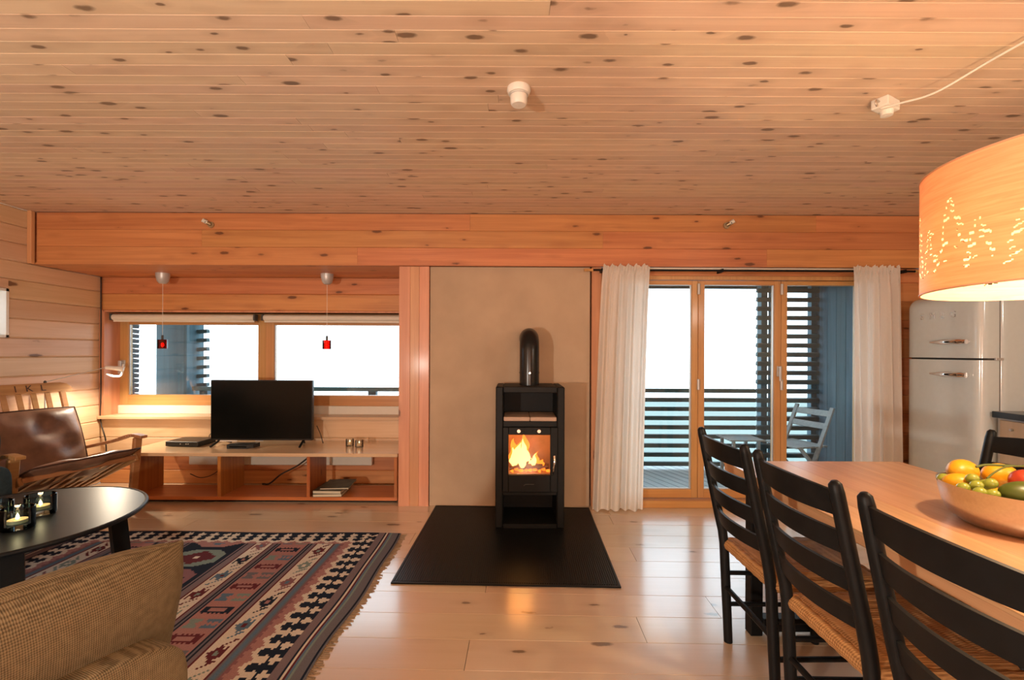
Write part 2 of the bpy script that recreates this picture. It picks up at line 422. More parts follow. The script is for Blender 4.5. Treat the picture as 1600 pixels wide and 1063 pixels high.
# left wall with a small window
OY0, OY1, OZ0, OZ1 = 2.75, 3.63, 1.397, 1.785
wl = MB()
wl.box(XL-0.22, XL-0.02, YF, OY0, 0, ZC); wl.box(XL-0.22, XL-0.02, OY1, 4.65, 0, ZC)
wl.box(XL-0.22, XL-0.02, OY0, OY1, 0, OZ0); wl.box(XL-0.22, XL-0.02, OY0, OY1, OZ1, ZC)
wall_l = struct(wl.build('wall_left', 'wally'), 'left wall of horizontal pine boards')
zs = [0.0, 0.133, 0.291, 0.449, 0.607, 0.765, 0.923, 1.081, 1.239, 1.397, 1.555, 1.713, 1.871, 2.018, 2.166, 2.309, ZC-0.003]
def lboard(y0, y1, z0, z1):
    link('wall_board', plank_mesh(y1-y0, z1-z0-0.001, 0.02, 'leftw', 0.009), wall_l, (XL, (y0+y1)/2, (z0+z1)/2), face_rot('right'))
M['leftw'] = wood('left_wall_pine', (0.72, 0.50, 0.32), (0.58, 0.36, 0.20), 'X', 0.42, 0.15, 0.16, (0.12, 0.05, 0.02), 20, 0.12, 0.7)
for z0, z1 in zip(zs, zs[1:]):
    top = YN if z1 <= 2.02 else 3.80
    if z1 > OZ0 + 0.01 and z0 < OZ1 - 0.01:
        lboard(0.4, OY0, z0, z1); lboard(OY1, top, z0, z1)
        if z1 > OZ1: lboard(OY0, OY1, OZ1, z1)
    else:
        lboard(0.4, top, z0, z1)
w2 = MB()
w2.box(XL-0.22, XL+0.006, OY0, OY0+0.02, OZ0, OZ1); w2.box(XL-0.22, XL+0.006, OY1-0.02, OY1, OZ0, OZ1)
w2.box(XL-0.22, XL+0.006, OY0, OY1, OZ0, OZ0+0.02); w2.box(XL-0.22, XL+0.006, OY0, OY1, OZ1-0.02, OZ1)
win2 = struct(w2.build('window_2', 'white'), 'small white lined window in the left wall')
MB().box(XL-0.20, XL-0.194, OY0+0.02, OY1-0.02, OZ0+0.02, OZ1-0.02).build('pane', 'glass', win2)

# unseen walls behind and right of the camera
struct(MB().box(XL-0.1, XR+0.1, YF-0.12, YF, 0, ZC).build('wall_front', 'wallx'), 'pine wall behind the viewer')
struct(MB().box(XR, XR+0.12, YF, 4.0, 0, ZC).build('wall_right', 'yellow_wall'), 'warm yellow kitchen wall at the right')

# recess back wall around the window
WX0, WX1, WZ0, WZ1 = -3.985, -0.985, 0.655, 1.672
nb = MB()
nb.box(XL, XP0, YN+0.02, YN+0.21, 0, WZ0); nb.box(XL, XP0, YN+0.02, YN+0.21, WZ1, ZB+0.1)
nb.box(XL-0.1, WX0, YN, YN+0.21, WZ0, WZ1); nb.box(WX1, XP0, YN, YN+0.21, WZ0, WZ1)
wall_n = struct(nb.build('wall_recess', 'wallx'), 'pine board wall of the window recess')
for z0, z1, mt in ((0, 0.133, 'wallx'), (0.133, 0.291, 'wallx'), (0.291, 0.449, 'leftw'), (0.449, 0.634, 'leftw'), (1.69, 1.853, 'wallx'), (1.853, ZB, 'wallx')):
    link('wall_board', plank_mesh(XP0-XL, z1-z0-0.001, 0.02, mt, 0.006), wall_n, ((XL+XP0)/2, YN, (z0+z1)/2), face_rot('front'))

# window_1: casing, two sashes, panes
cs = MB()
cs.box(XL+0.004, WX0+0.012, YN-0.022, YN+0.2, WZ0-0.02, WZ1+0.018, 0.002); cs.box(WX1-0.012, XP0, YN-0.022, YN+0.2, WZ0-0.02, WZ1+0.018, 0.002)
cs.box(WX0, WX1, YN-0.022, YN+0.2, WZ1, WZ1+0.018, 0.002)
win1 = struct(cs.build('window_1', M['wallz']), 'wide two-pane window in the pine recess')
MB().box(XL+0.004, XP0, YN-0.045, YN+0.2, WZ0-0.024, WZ0+0.006, 0.003).build('window_sill', 'leftw', win1)
YG = 4.63
def sash(x0, x1, z0, z1, l, r, b, t):
    o = MB().box(x0, x0+l, YG-0.025, YG+0.03, z0, z1, 0.002).box(x1-r, x1, YG-0.025, YG+0.03, z0, z1, 0.002).build('sash', 'sashz', win1)
    MB().box(x0+l, x1-r, YG-0.024, YG+0.03, z0, z0+b, 0.002).box(x0+l, x1-r, YG-0.024, YG+0.03, z1-t, z1, 0.002).build('sash_rail', 'sash', o)
    MB().box(x0+l, x1-r, YG, YG+0.006, z0+b, z1-t).build('pane', 'glass', o)
    MB().box(x0+l, x0+l+0.006, YG-0.012, YG-0.002, z0+b, z1-t).box(x1-r-0.006, x1-r, YG-0.012, YG-0.002, z0+b, z1-t).build('glazing_strip', 'silver', o)
    return o
s1 = sash(-3.99, -2.498, 0.745, 1.675, 0.10, 0.080, 0.105, 0.115)
s2 = sash(-2.498, -0.98, 0.745, 1.675, 0.085, 0.09, 0.105, 0.115)
MB().box(-3.985, -0.985, YG-0.045, YG+0.03, 0.661, 0.745, 0.003).build('bottom_rail', 'cream', win1)
hd = MB(); hd.box(-3.955, -3.915, YG-0.036, YG-0.024, 1.12, 1.20, 0.003); hd.cyl((-3.935, YG-0.03, 1.18), (-3.935, YG-0.07, 1.18), 0.009); hd.box(-3.948, -3.922, YG-0.082, YG-0.066, 1.06, 1.195, 0.004)
hd.build('handle', 'silver', s1)

# roller blinds
for nm, x0, x1 in (('left', -3.96, -2.53), ('right', -2.47, -1.0)):
    t = thing('roller_blind', 'rolled-up cream roller blind above the %s half of the recess window' % nm, 'blind', (x0, YN+0.045, 1.625), 0, 'roller blinds')
    MB().cyl((0.02, 0, 0), (x1-x0-0.02, 0, 0), 0.030).build('blind_roll', 'cream', t, smooth=True)
    MB().box(0.02, x1-x0-0.02, -0.006, 0.006, -0.045, -0.028, 0.002).build('bottom_bar', 'cream', t)
    for xx in (0, x1-x0-0.018): MB().box(xx, xx+0.018, -0.03, 0.03, -0.03, 0.035, 0.004).build('bracket', 'gasket', t)

# post (three laminations), concrete, narrow trim
M['stave'] = wood('post_stave_pine', (0.70, 0.35, 0.19), (0.48, 0.19, 0.09), 'X', 0.45, 0.1, 0.12, (0.14, 0.05, 0.02), 14, 0.10, 0.65)
post = struct(MB().box(XP0+0.012, XP1-0.005, 3.84, 4.6, 0, ZB).build('trim_2', 'wallz'), 'wide pine post between recess and concrete wall')
for x0, x1 in ((XP0, -0.862), (-0.862, -0.786), (-0.786, XP1)):
    l = ZB-0.002
    o = link('stave', plank_mesh(l, x1-x0-0.001, 0.024, 'stave', 0.0015), post, ((x0+x1)/2, 3.822, l/2), None)
    o.rotation_euler = (Matrix.Rotation(R(90), 3, 'X') @ Matrix.Rotation(R(90), 3, 'Z')).to_euler()
M_side = MB().box(XP0-0.001, XP0+0.012, 3.846, YN-0.02, 0, ZB-0.002, 0.001).build('side_board', 'wallz', post)
struct(MB().box(XP1+0.004, 0.652, YW, 4.0, -0.03, ZB, 0.002).box(XP0+0.02, 0.75, 4.002, 4.03, -0.1, ZB+0.05).build('wall_back', 'concrete'), 'raw concrete wall panel behind the stove')
struct(MB().box(0.664, 0.745, 3.825, 4.0, 0, ZB, 0.002).build('trim_3', 'wallz'), 'narrow pine trim between concrete and balcony door')
wb2 = MB().box(3.05, XR, YW+0.02, 4.0, 0, ZB)
wb2.box(0.745, 3.05, YW+0.03, 4.0, 1.952, ZB)
wbr = struct(wb2.build('wall_back_kitchen', 'wallx'), 'pine wall beside the fridge')
zz = 0.0
while zz < ZB-0.01:
    z1 = min(zz+0.158, ZB-0.002)
    link('wall_board', plank_mesh(XR-3.05, z1-zz-0.001, 0.02, 'wallx', 0.005), wbr, ((XR+3.05)/2, YW, (zz+z1)/2), face_rot('front')); zz += 0.158

# balcony door: frame and three glazed leaves
DZ0, DZ1 = 0.063, 1.912
df = MB()
df.box(0.745, 0.868, 3.85, 3.98, 0, 1.95, 0.003); df.box(2.99, 3.05, 3.85, 3.98, 0, 1.95, 0.003)
df.box(0.868, 2.99, 3.85, 3.98, DZ1+0.004, 1.95, 0.003)
door = struct(df.build('door_1', 'sashz'), 'folding balcony door of three glazed pine leaves')
MB().box(0.745, 3.05, 3.80, 4.0, 0.0, DZ0-0.006, 0.004).build('threshold', 'sash', door)
for k, (x0, x1) in enumerate(((0.872, 1.576), (1.579, 2.281), (2.284, 2.986))):
    st = 0.052
    lf = MB().box(x0, x0+st, 3.87, 3.93, DZ0, DZ1, 0.003).box(x1-st, x1, 3.87, 3.93, DZ0, DZ1, 0.003).build('door_leaf', 'sashz', door)
    MB().box(x0+st, x1-st, 3.871, 3.93, DZ0, DZ0+0.072, 0.002).box(x0+st, x1-st, 3.871, 3.93, DZ1-0.035, DZ1, 0.002).build('leaf_rail', 'sash', lf)
    MB().box(x0+st, x1-st, 3.90, 3.906, DZ0+0.072, DZ1-0.035).build('pane', 'glass', lf)
    gs = MB().box(x0+st, x0+st+0.007, 3.885, 3.898, DZ0+0.072, DZ1-0.035).box(x1-st-0.007, x1-st, 3.885, 3.898, DZ0+0.072, DZ1-0.035)
    gs.box(x0+st+0.007, x1-st-0.007, 3.885, 3.898, DZ0+0.072, DZ0+0.079); gs.build('glazing_strip', 'silver', lf)
    if k == 1:
        h = MB(); h.box(x1-0.036, x1-0.016, 3.862, 3.87, 1.10, 1.19, 0.003); h.cyl((x1-0.026, 3.866, 1.18), (x1-0.026, 3.83, 1.18), 0.008); h.box(x1-0.034, x1-0.018, 3.82, 3.834, 1.06, 1.19, 0.004)
        h.build('handle', 'silver', lf)
    if k:
        for zz in (1.03, 1.84): MB().cyl((x0-0.001, 3.862, zz-0.045), (x0-0.001, 3.862, zz+0.045), 0.012).build('hinge', 'silver', lf, smooth=True)
MB().box(0.78, 3.05, 3.812, 3.83, 1.985, 2.012, 0.002).build('track_strip', 'cream', door)

# ================================================================ BALCONY AND LAND OUTSIDE
YR = 5.16
dk = MB().box(-6.0, 3.6, 4.02, 5.30, -0.12, -0.05)
deck = struct(dk.build('balcony_deck', 'deck'), 'weathered grey balcony deck')
x = 0.55; M['deckx'] = wood('deck_board', (0.26, 0.34, 0.37), (0.16, 0.21, 0.24), 'X', 0.5, 0, 0.0, cross=14, vary=0.3)
while x < 3.9:
    me = plank_mesh(1.46, 0.092, 0.028, 'deckx', 0.004)
    link('deck_board', me, deck, (x, 4.66, -0.02), (0, 0, R(90+22))); x += 0.106
struct(MB().box(-6.0, 3.7, 4.62, 5.5, 2.12, 2.24).box(-6.0, 3.7, 5.30, 5.36, 2.05, 2.24).build('balcony_roof', 'weather'), 'dark weathered balcony roof edge')
rl = thing('balcony_railing', 'dark weathered balcony railing of horizontal slats', 'railing', (0, YR, 0))
for k in range(9):
    z = 0.868 - k*0.1035
    MB().box(-3.185, 3.185, -0.022, 0.022, -0.023, 0.023, 0.003).build('slat', 'weather', rl, (-0.435, 0.0, z))
for xx in (-3.52, -1.60, -2.42, 0.42): MB().box(-0.045, 0.045, 0.023, 0.09, -0.05, 0.86).build('rail_post', 'weatherz', rl, (xx, 0, 0))
sc = thing('slatted_screen', 'tall dark slatted privacy screen at the right of the balcony', 'screen', (0, YR, 0))
for k in range(21):
    z = 0.05 + k*0.1035 - 0.01
    MB().box(-0.35, 0.35, -0.03, 0.012, -0.024, 0.024, 0.002, Euler((R(12), 0, 0))).build('slat', 'weather', sc, (3.112, 0.0, z))
MB().box(2.83, 2.90, 0.02, 0.11, -0.05, 2.11).build('screen_post', 'weatherz', sc)
MB().box(2.935, 2.985, 0.02, 0.07, -0.05, 2.11).build('screen_post', 'weatherz', sc)
MB().box(3.40, 3.46, 0.02, 0.09, -0.05, 2.11).build('screen_post', 'weatherz', sc)
sw = struct(MB().box(3.485, 3.56, 4.02, 5.30, -0.05, 2.13).build('wall_balcony', 'weatherz'), 'blue-grey weathered timber side wall of the balcony')
y = 4.03
while y < 5.2:
    o = MB().box(0, 0.028, -0.068, 0.068, -1.07, 1.07, 0.004).build('side_plank', 'weatherz', sw, (3.458, y+0.07, 1.04)); y += 0.1385
bp = thing('timber_post', 'massive weathered timber post outside the recess window', 'post', (-3.83, YR+0.05, -0.05))
MB().box(-0.172, 0.172, -0.12, 0.2, 0, 2.16, 0.02).build('post_body', 'weatherz', bp)
for k in range(11): MB().box(0.165, 0.285, 0.06, 0.12, -0.021, 0.021, 0.003, Euler((R(0), R(-4), 0))).build('slat_end', 'weather', bp, (0, 0, 0.95+k*0.1035))
ls = thing('siding_corner', 'dark stepped siding ends at the left edge of the recess window', 'siding', (-4.42, YR, 0))
for k in range(24): MB().box(0.0, 0.15, -0.05, 0.05, -0.021, 0.021, 0.004, Euler((0, R(10), 0))).build('siding_board', 'weather', ls, (0, 0, 0.74+k*0.056))
MB().box(-0.1, 0.0, -0.05, 0.05, -0.05, 2.1).build('siding_back', 'weatherz', ls)
gm = MB().box(-300, 300, 6.5, 150, -14.2, -14)
M['mist'] = plain('misty_meadow', (0.15, 0.21, 0.20), 0.9, noise=0.2, nscale=0.05)
struct(gm.build('ground', 'mist'), 'pale misty land far below the balcony')

# ================================================================ STOVE AND HEARTH
mat = thing('hearth_mat', 'black ribbed floor mat under the wood stove', 'mat', (-0.018, 3.16, 0.0), R(-1.6))
MB().box(-0.64, 0.64, -0.64, 0.64, 0.0005, 0.006, 0.002).build('mat_sheet', 'rubber', mat)
rb = MB()
for k in range(98):
    xx = -0.615 + k*0.0127; rb.box(xx-0.0035, xx+0.0035, -0.615, 0.615, 0.006, 0.0085)
o = rb.build('ribs', 'rubber', mat); o['kind'] = 'stuff'
for a in ((-0.64, 0.64, -0.64, -0.625), (-0.64, 0.64, 0.625, 0.64), (-0.64, -0.625, -0.625, 0.625), (0.625, 0.64, -0.625, 0.625)):
    MB().box(a[0], a[1], a[2], a[3], 0.0055, 0.0095, 0.002).build('mat_edge', 'rubber', mat)

st = thing('wood_stove', 'tall black wood stove with a burning fire behind glass', 'stove', (0.1305, 3.325, 0.0088))
W = 0.2525; DP = 0.385; HT = 1.036
b = MB()
b.box(-W, -W+0.056, 0, DP, 0, HT, 0.008); b.box(W-0.056, W, 0, DP, 0, HT, 0.008)
b.box(-W+0.056, W-0.056, 0, DP, 0.992, HT, 0.004); b.box(-W+0.056, W-0.056, 0, DP, 0.0, 0.032, 0.002)
b.box(-W+0.056, W-0.056, 0.012, DP, 0.240, 0.266, 0.002); b.box(-W+0.056, W-0.056, 0.012, DP, 0.742, 0.783, 0.002)
b.box(-W+0.056, W-0.056, DP-0.02, DP, 0.03, 0.995)
b.build('stove_body', 'blackmatt', st)
fb = MB(); fb.box(-W+0.057, W-0.057, 0.27, 0.29, 0.267, 0.741); fb.box(-W+0.057, -W+0.075, 0.04, 0.27, 0.267, 0.741); fb.box(W-0.075, W-0.057, 0.04, 0.27, 0.267, 0.741); fb.box(-W+0.075, W-0.075, 0.04, 0.27, 0.267, 0.39); fb.box(-W+0.075, W-0.075, 0.04, 0.27, 0.70, 0.741)
fb.build('firebox_lining', 'fire_brick', st)
for x0, x1 in ((-0.194, -0.002), (0.0, 0.194)):
    MB().box(x0, x1, 0.004, 0.30, 0.783, 0.814, 0.008, seg=2).build('stone_slab', 'stone', st)
d0, d1, e0, e1 = -0.199, 0.202, 0.268, 0.741
g0, g1, k0, k1 = -0.157, 0.148, 0.392, 0.686
dr = MB().box(d0, g0, -0.012, 0.03, e0, e1, 0.004).box(g1, d1, -0.012, 0.03, e0, e1, 0.004).box(g0, g1, -0.012, 0.03, e0, k0, 0.004).box(g0, g1, -0.012, 0.03, k1, e1, 0.004).build('stove_door', 'blackmatt', st)
MB().box(g0, g1, 0.002, 0.006, k0, k1).build('door_glass', 'stoveglass', dr)
MB().tube(bez([(0.162, -0.02, 0.40), (0.168, -0.035, 0.45), (0.176, -0.036, 0.50), (0.178, -0.02, 0.535)], 6), 0.008).build('door_handle', 'chrome', dr, smooth=True)
for xx in (-0.083, 0.064):
    MB().cyl((xx, -0.012, 0.716), (xx, -0.030, 0.716), 0.013).build('air_knob', 'chrome', dr, smooth=True)
    MB().box(min(xx, xx+(0.05 if xx < 0 else -0.05)), max(xx, xx+(0.05 if xx < 0 else -0.05)), -0.0135, -0.011, 0.709, 0.721).build('air_slot', 'tv', dr)
MB().tube(bez([(-0.045, -0.0135, 0.315), (-0.03, -0.0135, 0.326), (0.03, -0.0135, 0.326)], 6), 0.0025, 6).build('maker_emblem', 'gasket', dr)
# fire
def flame(x, y, z, h, r, m, seed, lean=0.0):
    rr = random.Random(seed); ph = [rr.uniform(0, 6.3) for _ in range(4)]
    f = MB()
    def fn(u, v):
        a = u*2*math.pi; w = (math.sin(math.pi*min(1, v*0.93+0.06))**0.8)*(1-v*0.72)
        w *= 1 + 0.22*math.sin(3*a+ph[0]+v*7) + 0.12*math.sin(5*a+ph[1]-v*11)
        dx = lean*v*v + 0.012*math.sin(v*9+ph[2])*v
        return Vector((math.cos(a)*r*w+dx, math.sin(a)*r*0.6*w+0.008*math.sin(v*8+ph[3]), v*h))
    f.grid(18, 16, fn, wrap=True)
    return f.build('flame', m, st, (x, y, z), smooth=True, angle=180)
FZ = 0.43
for i, (x, y, h, r, m, ln) in enumerate(((-0.055, 0.10, 0.185, 0.036, 'flame', 0.015), (-0.115, 0.12, 0.125, 0.035, 'flame', 0.0), (-0.085, 0.15, 0.15, 0.045, 'flame', 0.01),
        (-0.02, 0.13, 0.14, 0.026, 'flame', -0.01), (0.03, 0.10, 0.095, 0.017, 'flame', 0.022), (0.012, 0.12, 0.06, 0.018, 'flame', 0.0), (-0.06, 0.2, 0.20, 0.07, 'flame_outer', 0.02), (-0.11, 0.2, 0.17, 0.05, 'flame_outer', -0.01), (0.09, 0.15, 0.045, 0.03, 'flame_outer', 0.0), (0.045, 0.17, 0.09, 0.026, 'flame_outer', 0.02))):
    flame(x, y, FZ-0.01, h*1.18, r*1.2, m, i+3, ln)
for i, (a, c2, rr2) in enumerate((((-0.15, 0.14, 0.415), (0.10, 0.11, 0.425), 0.024), ((-0.10, 0.20, 0.42), (0.15, 0.17, 0.412), 0.026), ((-0.06, 0.10, 0.455), (0.06, 0.19, 0.45), 0.019))):
    MB().tube([Vector(a), (Vector(a)*2+Vector(c2))/3+Vector((0, 0.004, 0.003)), (Vector(a)+2*Vector(c2))/3, Vector(c2)], [rr2*0.9, rr2*1.05, rr2, rr2*0.85], 9).build('log', 'log', st)
for i in range(9):
    xx = -0.13 + i*0.034
    MB().blob((0, 0, 0), (0.013+0.004*(i % 3), 0.012, 0.011), nu=8, nv=5, fn=lambda p: p*(1+0.25*math.sin(p.x*300))).build('ember', 'ember' if i % 2 else 'flame_outer', st, (xx, 0.07+0.012*((i*5) % 3), 0.402+0.006*(i % 2)))
lamp('fire_light', (0.06, 3.41, 0.60), 2.2, (1.0, 0.42, 0.10), 0.10)
# flue
pp = [(0.0, 0.20, HT-0.004), (0.0, 0.20, 1.30)] + [(0, 0.20+0.105*(1-math.cos(a)), 1.30+0.105*math.sin(a)) for a in [R(15*k) for k in range(1, 7)]] + [(0, 0.512, 1.405)]
MB().tube(pp, 0.076, 28).build('flue_pipe', 'flue', st, smooth=True, angle=60)
MB().cyl((0, 0.20, 1.125), (0, 0.20, 1.137), 0.0785, seg=28).build('flue_seam', 'flue', st, smooth=True)
MB().cyl((0.0, 0.119, 1.13), (0.0, 0.127, 1.13), 0.006).build('flue_screw', 'chrome', st)

# ================================================================ TV BENCH IN THE RECESS
cb = thing('tv_bench', 'long low open pine bench with three compartments under the window', 'bench', (0, 0, 0.0))
BX = [-3.263, -2.50, -1.737, -0.978]
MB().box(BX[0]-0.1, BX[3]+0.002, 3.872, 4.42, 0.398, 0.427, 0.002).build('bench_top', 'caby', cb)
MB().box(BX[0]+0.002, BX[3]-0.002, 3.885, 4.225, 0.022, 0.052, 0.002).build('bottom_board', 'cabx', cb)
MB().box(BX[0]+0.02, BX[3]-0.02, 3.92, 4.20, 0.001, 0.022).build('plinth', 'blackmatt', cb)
for k, x in enumerate(BX):
    a = x if k == 0 else x-0.016
    if k == 3: a = x-0.030
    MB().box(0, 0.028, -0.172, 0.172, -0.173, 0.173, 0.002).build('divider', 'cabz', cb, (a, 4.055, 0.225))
ht = thing('panel_heater', 'cream panel heater on the wall behind the bench', 'heater', (-2.23, 4.40, 0.20))
MB().box(-0.88, 0.88, -0.025, 0.025, 0.0, 0.19, 0.006).build('heater_panel', 'cream', ht)
for xx in (-0.7, 0.7): MB().box(xx-0.03, xx+0.03, 0.025, 0.046, 0.03, 0.16).build('wall_bracket', 'gasket', ht)

tv = thing('television', 'black flat television standing on the pine bench', 'television', (-2.31, 4.20, 0.427))
MB().box(-0.468, 0.468, -0.012, 0.03, 0.048, 0.602, 0.004).build('tv_housing', 'plastic', tv)
MB().box(-0.460, 0.460, -0.0135, -0.0118, 0.062, 0.594).build('screen', 'tv', tv)
for sx in (-1, 1):
    MB().beam((sx*0.385, 0.0, 0.05), (sx*0.40, -0.115, 0.0075), 0.016, 0.012).beam((sx*0.385, 0.0, 0.05), (sx*0.345, 0.10, 0.0075), 0.016, 0.012).build('foot', 'black', tv)
MB().box(-0.40, -0.22, -0.016, -0.010, 0.036, 0.048).build('label_strip', 'white', tv)
MB().box(-0.05, 0.02, -0.016, -0.010, 0.04, 0.048).build('maker_badge', 'silver', tv)

bx = thing('media_box', 'wide flat black media box left of the television', 'media box', (-2.98, 4.22, 0.427), R(-4))
MB().box(-0.155, 0.155, -0.11, 0.12, 0.004, 0.048, 0.003).build('box_body', 'plastic', bx)
for xx in (-0.01, 0.045, 0.065): MB().cyl((xx, -0.109, 0.027), (xx, -0.113, 0.027), 0.004, seg=8).build('indicator', 'white', bx)
rt = thing('router_box', 'small blue-black set-top box under the television', 'set-top box', (-2.42, 4.10, 0.427))
MB().prism([(-0.115, -0.06, 0.0), (0.06, -0.06, 0.0), (0.10, -0.02, 0.0), (0.11, 0.07, 0.0), (-0.10, 0.07, 0.0), (-0.125, 0.0, 0)], (0, 0, 0.034)).build('box_body', 'worktop', rt)
MB().box(-0.09, 0.06, -0.0625, -0.0605, 0.012, 0.024).build('front_window', 'tv', rt)
for i, (x, y) in enumerate(((-1.495, 4.19), (-1.392, 4.14))):
    t = thing('glass_votive', 'clear glass tealight cup, %s one on the bench' % ('left' if i == 0 else 'right'), 'candle holder', (x, y, 0.427), 0, 'clear votives on the bench')
    MB().lathe([(0.001, 0.0), (0.034, 0.0), (0.036, 0.004), (0.036, 0.064), (0.031, 0.064), (0.031, 0.016), (0.001, 0.016)], seg=24, cap=False).build('cup', 'clearglass', t, smooth=True)
    MB().lathe([(0.001, 0.017), (0.019, 0.017), (0.019, 0.034), (0.001, 0.034)], seg=18, cap=False).build('tealight', 'wax', t, smooth=True)
    MB().lathe([(0.0005, 0.036), (0.006, 0.040), (0.004, 0.05), (0.0005, 0.056)], seg=8, cap=False).build('flame', glow('tiny_flame_%d' % i, (1, 0.75, 0.45), 3.0), t, smooth=True)
for i, (cx, cy, z, rz, mt, lb) in enumerate(((-1.585, 4.02, 0.0535, 3, 'paper', 'lower magazine of the stack in the right compartment'), (-1.58, 4.022, 0.080, -1, 'paper', 'middle magazine of the stack in the right compartment'), (-1.545, 4.06, 0.1065, 5, 'paper', 'top dark magazine of the stack in the right compartment'))):
    if 'paper' not in M:
        M['paper'] = plain('magazine_paper', (0.62, 0.56, 0.42), 0.6); M['cover'] = plain('dark_magazine_cover', (0.10, 0.09, 0.05), 0.45, noise=0.6, nscale=18)
    hh = (0.025, 0.025, 0.012)[i]
    t = thing('magazine', lb, 'magazine', (cx, cy, z), R(rz), 'magazines in the bench')
    MB().box(-0.118, 0.118, -0.135, 0.135, 0.002, hh-0.002).build('pages', 'paper', t)
    MB().box(-0.12, 0.12, -0.137, 0.137, hh-0.002, hh).box(-0.12, 0.12, -0.137, 0.137, 0, 0.002).box(-0.121, -0.118, -0.137, 0.137, 0, hh).build('cover', 'cover', t)
def cable(label, pts, r=0.004, m='cable', name='cable'):
    return tag(MB().tube(bez(pts, 8), r, 6).build(name, m, smooth=True, angle=180), label, 'cable')
cable('thick dark power cable slanting through the middle compartment', [(-2.33, 4.25, 0.056), (-2.26, 4.24, 0.062), (-2.15, 4.235, 0.15), (-2.0, 4.235, 0.23), (-1.87, 4.235, 0.33), (-1.80, 4.24, 0.385)], 0.008)
cable('thin cable hanging in the left bench compartment', [(-3.0, 4.24, 0.15), (-2.9, 4.24, 0.115), (-2.78, 4.24, 0.15), (-2.66, 4.24, 0.26), (-2.62, 4.24, 0.37)])
cable('thin cable looping up from the media box', [(-2.90, 4.37, 0.43), (-2.90, 4.36, 0.49), (-2.83, 4.35, 0.525), (-2.75, 4.33, 0.50), (-2.72, 4.30, 0.44)], 0.0035)
cable('brown cable running down the corner beside the recess window', [(-4.005, 4.425, 2.01), (-4.0, 4.42, 1.6), (-4.004, 4.425, 1.25), (-3.998, 4.42, 0.9), (-4.004, 4.425, 0.62), (-3.95, 4.40, 0.50), (-3.94, 4.41, 0.42), (-3.94, 4.42, 0.25)], 0.006, 'brown_cable' if 'brown_cable' in M else 'cable')
cable('thin cable behind the right foot of the television', [(-1.83, 4.26, 0.60), (-1.80, 4.27, 0.52), (-1.77, 4.26, 0.435)], 0.0035)

# ================================================================ SMALL PENDANTS
for nm, x in (('left', -3.255), ('right', -1.727)):
    t = thing('red_pendant', 'small red glass pendant hanging before the %s window pane' % nm, 'pendant lamp', (x, 4.23, 1.316), 0, 'red pendants in the recess')
    MB().lathe([(0.001, 0.70), (0.057, 0.70), (0.056, 0.67), (0.045, 0.625), (0.028, 0.605), (0.001, 0.602)], seg=24, cap=False).build('ceiling_cup', M['silver'], t, smooth=True)
    MB().cyl((0, 0, 0.12), (0, 0, 0.61), 0.0018, seg=6).build('cord', 'white', t)
    MB().cyl((0, 0, 0.082), (0, 0, 0.125), 0.010, seg=12).build('socket', 'gasket', t, smooth=True)
    MB().lathe([(0.008, 0.084), (0.039, 0.084), (0.039, 0.0), (0.034, 0.0), (0.034, 0.078), (0.008, 0.078)], seg=24, cap=False).build('glass_shade', 'redglass', t, smooth=True)
    MB().blob((0, 0, 0.035), (0.012, 0.012, 0.02), nu=10, nv=8).build('bulb', glow('pendant_bulb_' + nm, (1, 0.5, 0.2), 6.0), t, smooth=True)
# fixtures on the beam
for nm, x, z, sg in (('left', -2.54, 2.363, -1), ('right', 1.80, 2.376, 1)):
    t = thing('beam_fixture', 'small brass-and-cream knob fixture on the beam, %s one' % nm, 'fixture', (x, 3.80, z), 0, 'fixtures on the beam')
    MB().cyl((-sg*0.02, 0, -0.015), (-sg*0.02, -0.010, -0.015), 0.026, seg=20).build('base_plate', 'brass', t, smooth=True)
    MB().cyl((-sg*0.018, -0.008, -0.012), (sg*0.01, -0.03, 0.002), 0.015, seg=14).build('neck', 'brass', t, smooth=True)
    MB().cyl((sg*0.0, -0.024, 0.0), (sg*0.028, -0.042, 0.016), 0.017, seg=16).build('knob', 'cream', t, smooth=True)
    MB().cyl((sg*0.005, -0.038, 0.0), (sg*0.004, -0.045, -0.001), 0.006, seg=10).build('screw_hole', 'gasket', t)
# smoke detector
t = thing('smoke_detector', 'round white smoke detector on the pine ceiling', 'smoke detector', (0.022, 1.99, ZC))
MB().lathe([(0.001, 0), (0.050, 0), (0.052, -0.012), (0.045, -0.028), (0.001, -0.028)], cap=False).build('mounting_base', 'white', t, smooth=True)
MB().lathe([(0.001, -0.028), (0.036, -0.028), (0.0375, -0.036), (0.036, -0.066), (0.030, -0.075), (0.001, -0.076)], cap=False).build('sensor_head', 'white', t, smooth=True)
MB().lathe([(0.037, -0.031), (0.0385, -0.032), (0.0385, -0.035), (0.037, -0.036)], cap=False).build('vent_ring', 'silver', t, smooth=True)
# ceiling outlet
t = thing('ceiling_outlet', 'white ceiling junction box feeding the lamp cord', 'outlet', (1.695, 2.075, ZC), R(28))
MB().box(-0.055, 0.055, -0.034, 0.034, -0.045, 0.0, 0.006, seg=2).build('outlet_box', 'white', t)
MB().lathe([(0.001, -0.045), (0.026, -0.045), (0.024, -0.066), (0.001, -0.068)], (0.012, 0.0, 0), 20, cap=False).build('plug', 'white', t, smooth=True)
MB().tube(bez([(-0.055, 0, -0.02), (-0.08, 0, -0.02), (-0.088, 0, -0.035), (-0.075, 0, -0.045)], 5), 0.004, 8).build('hook', 'steel', t)

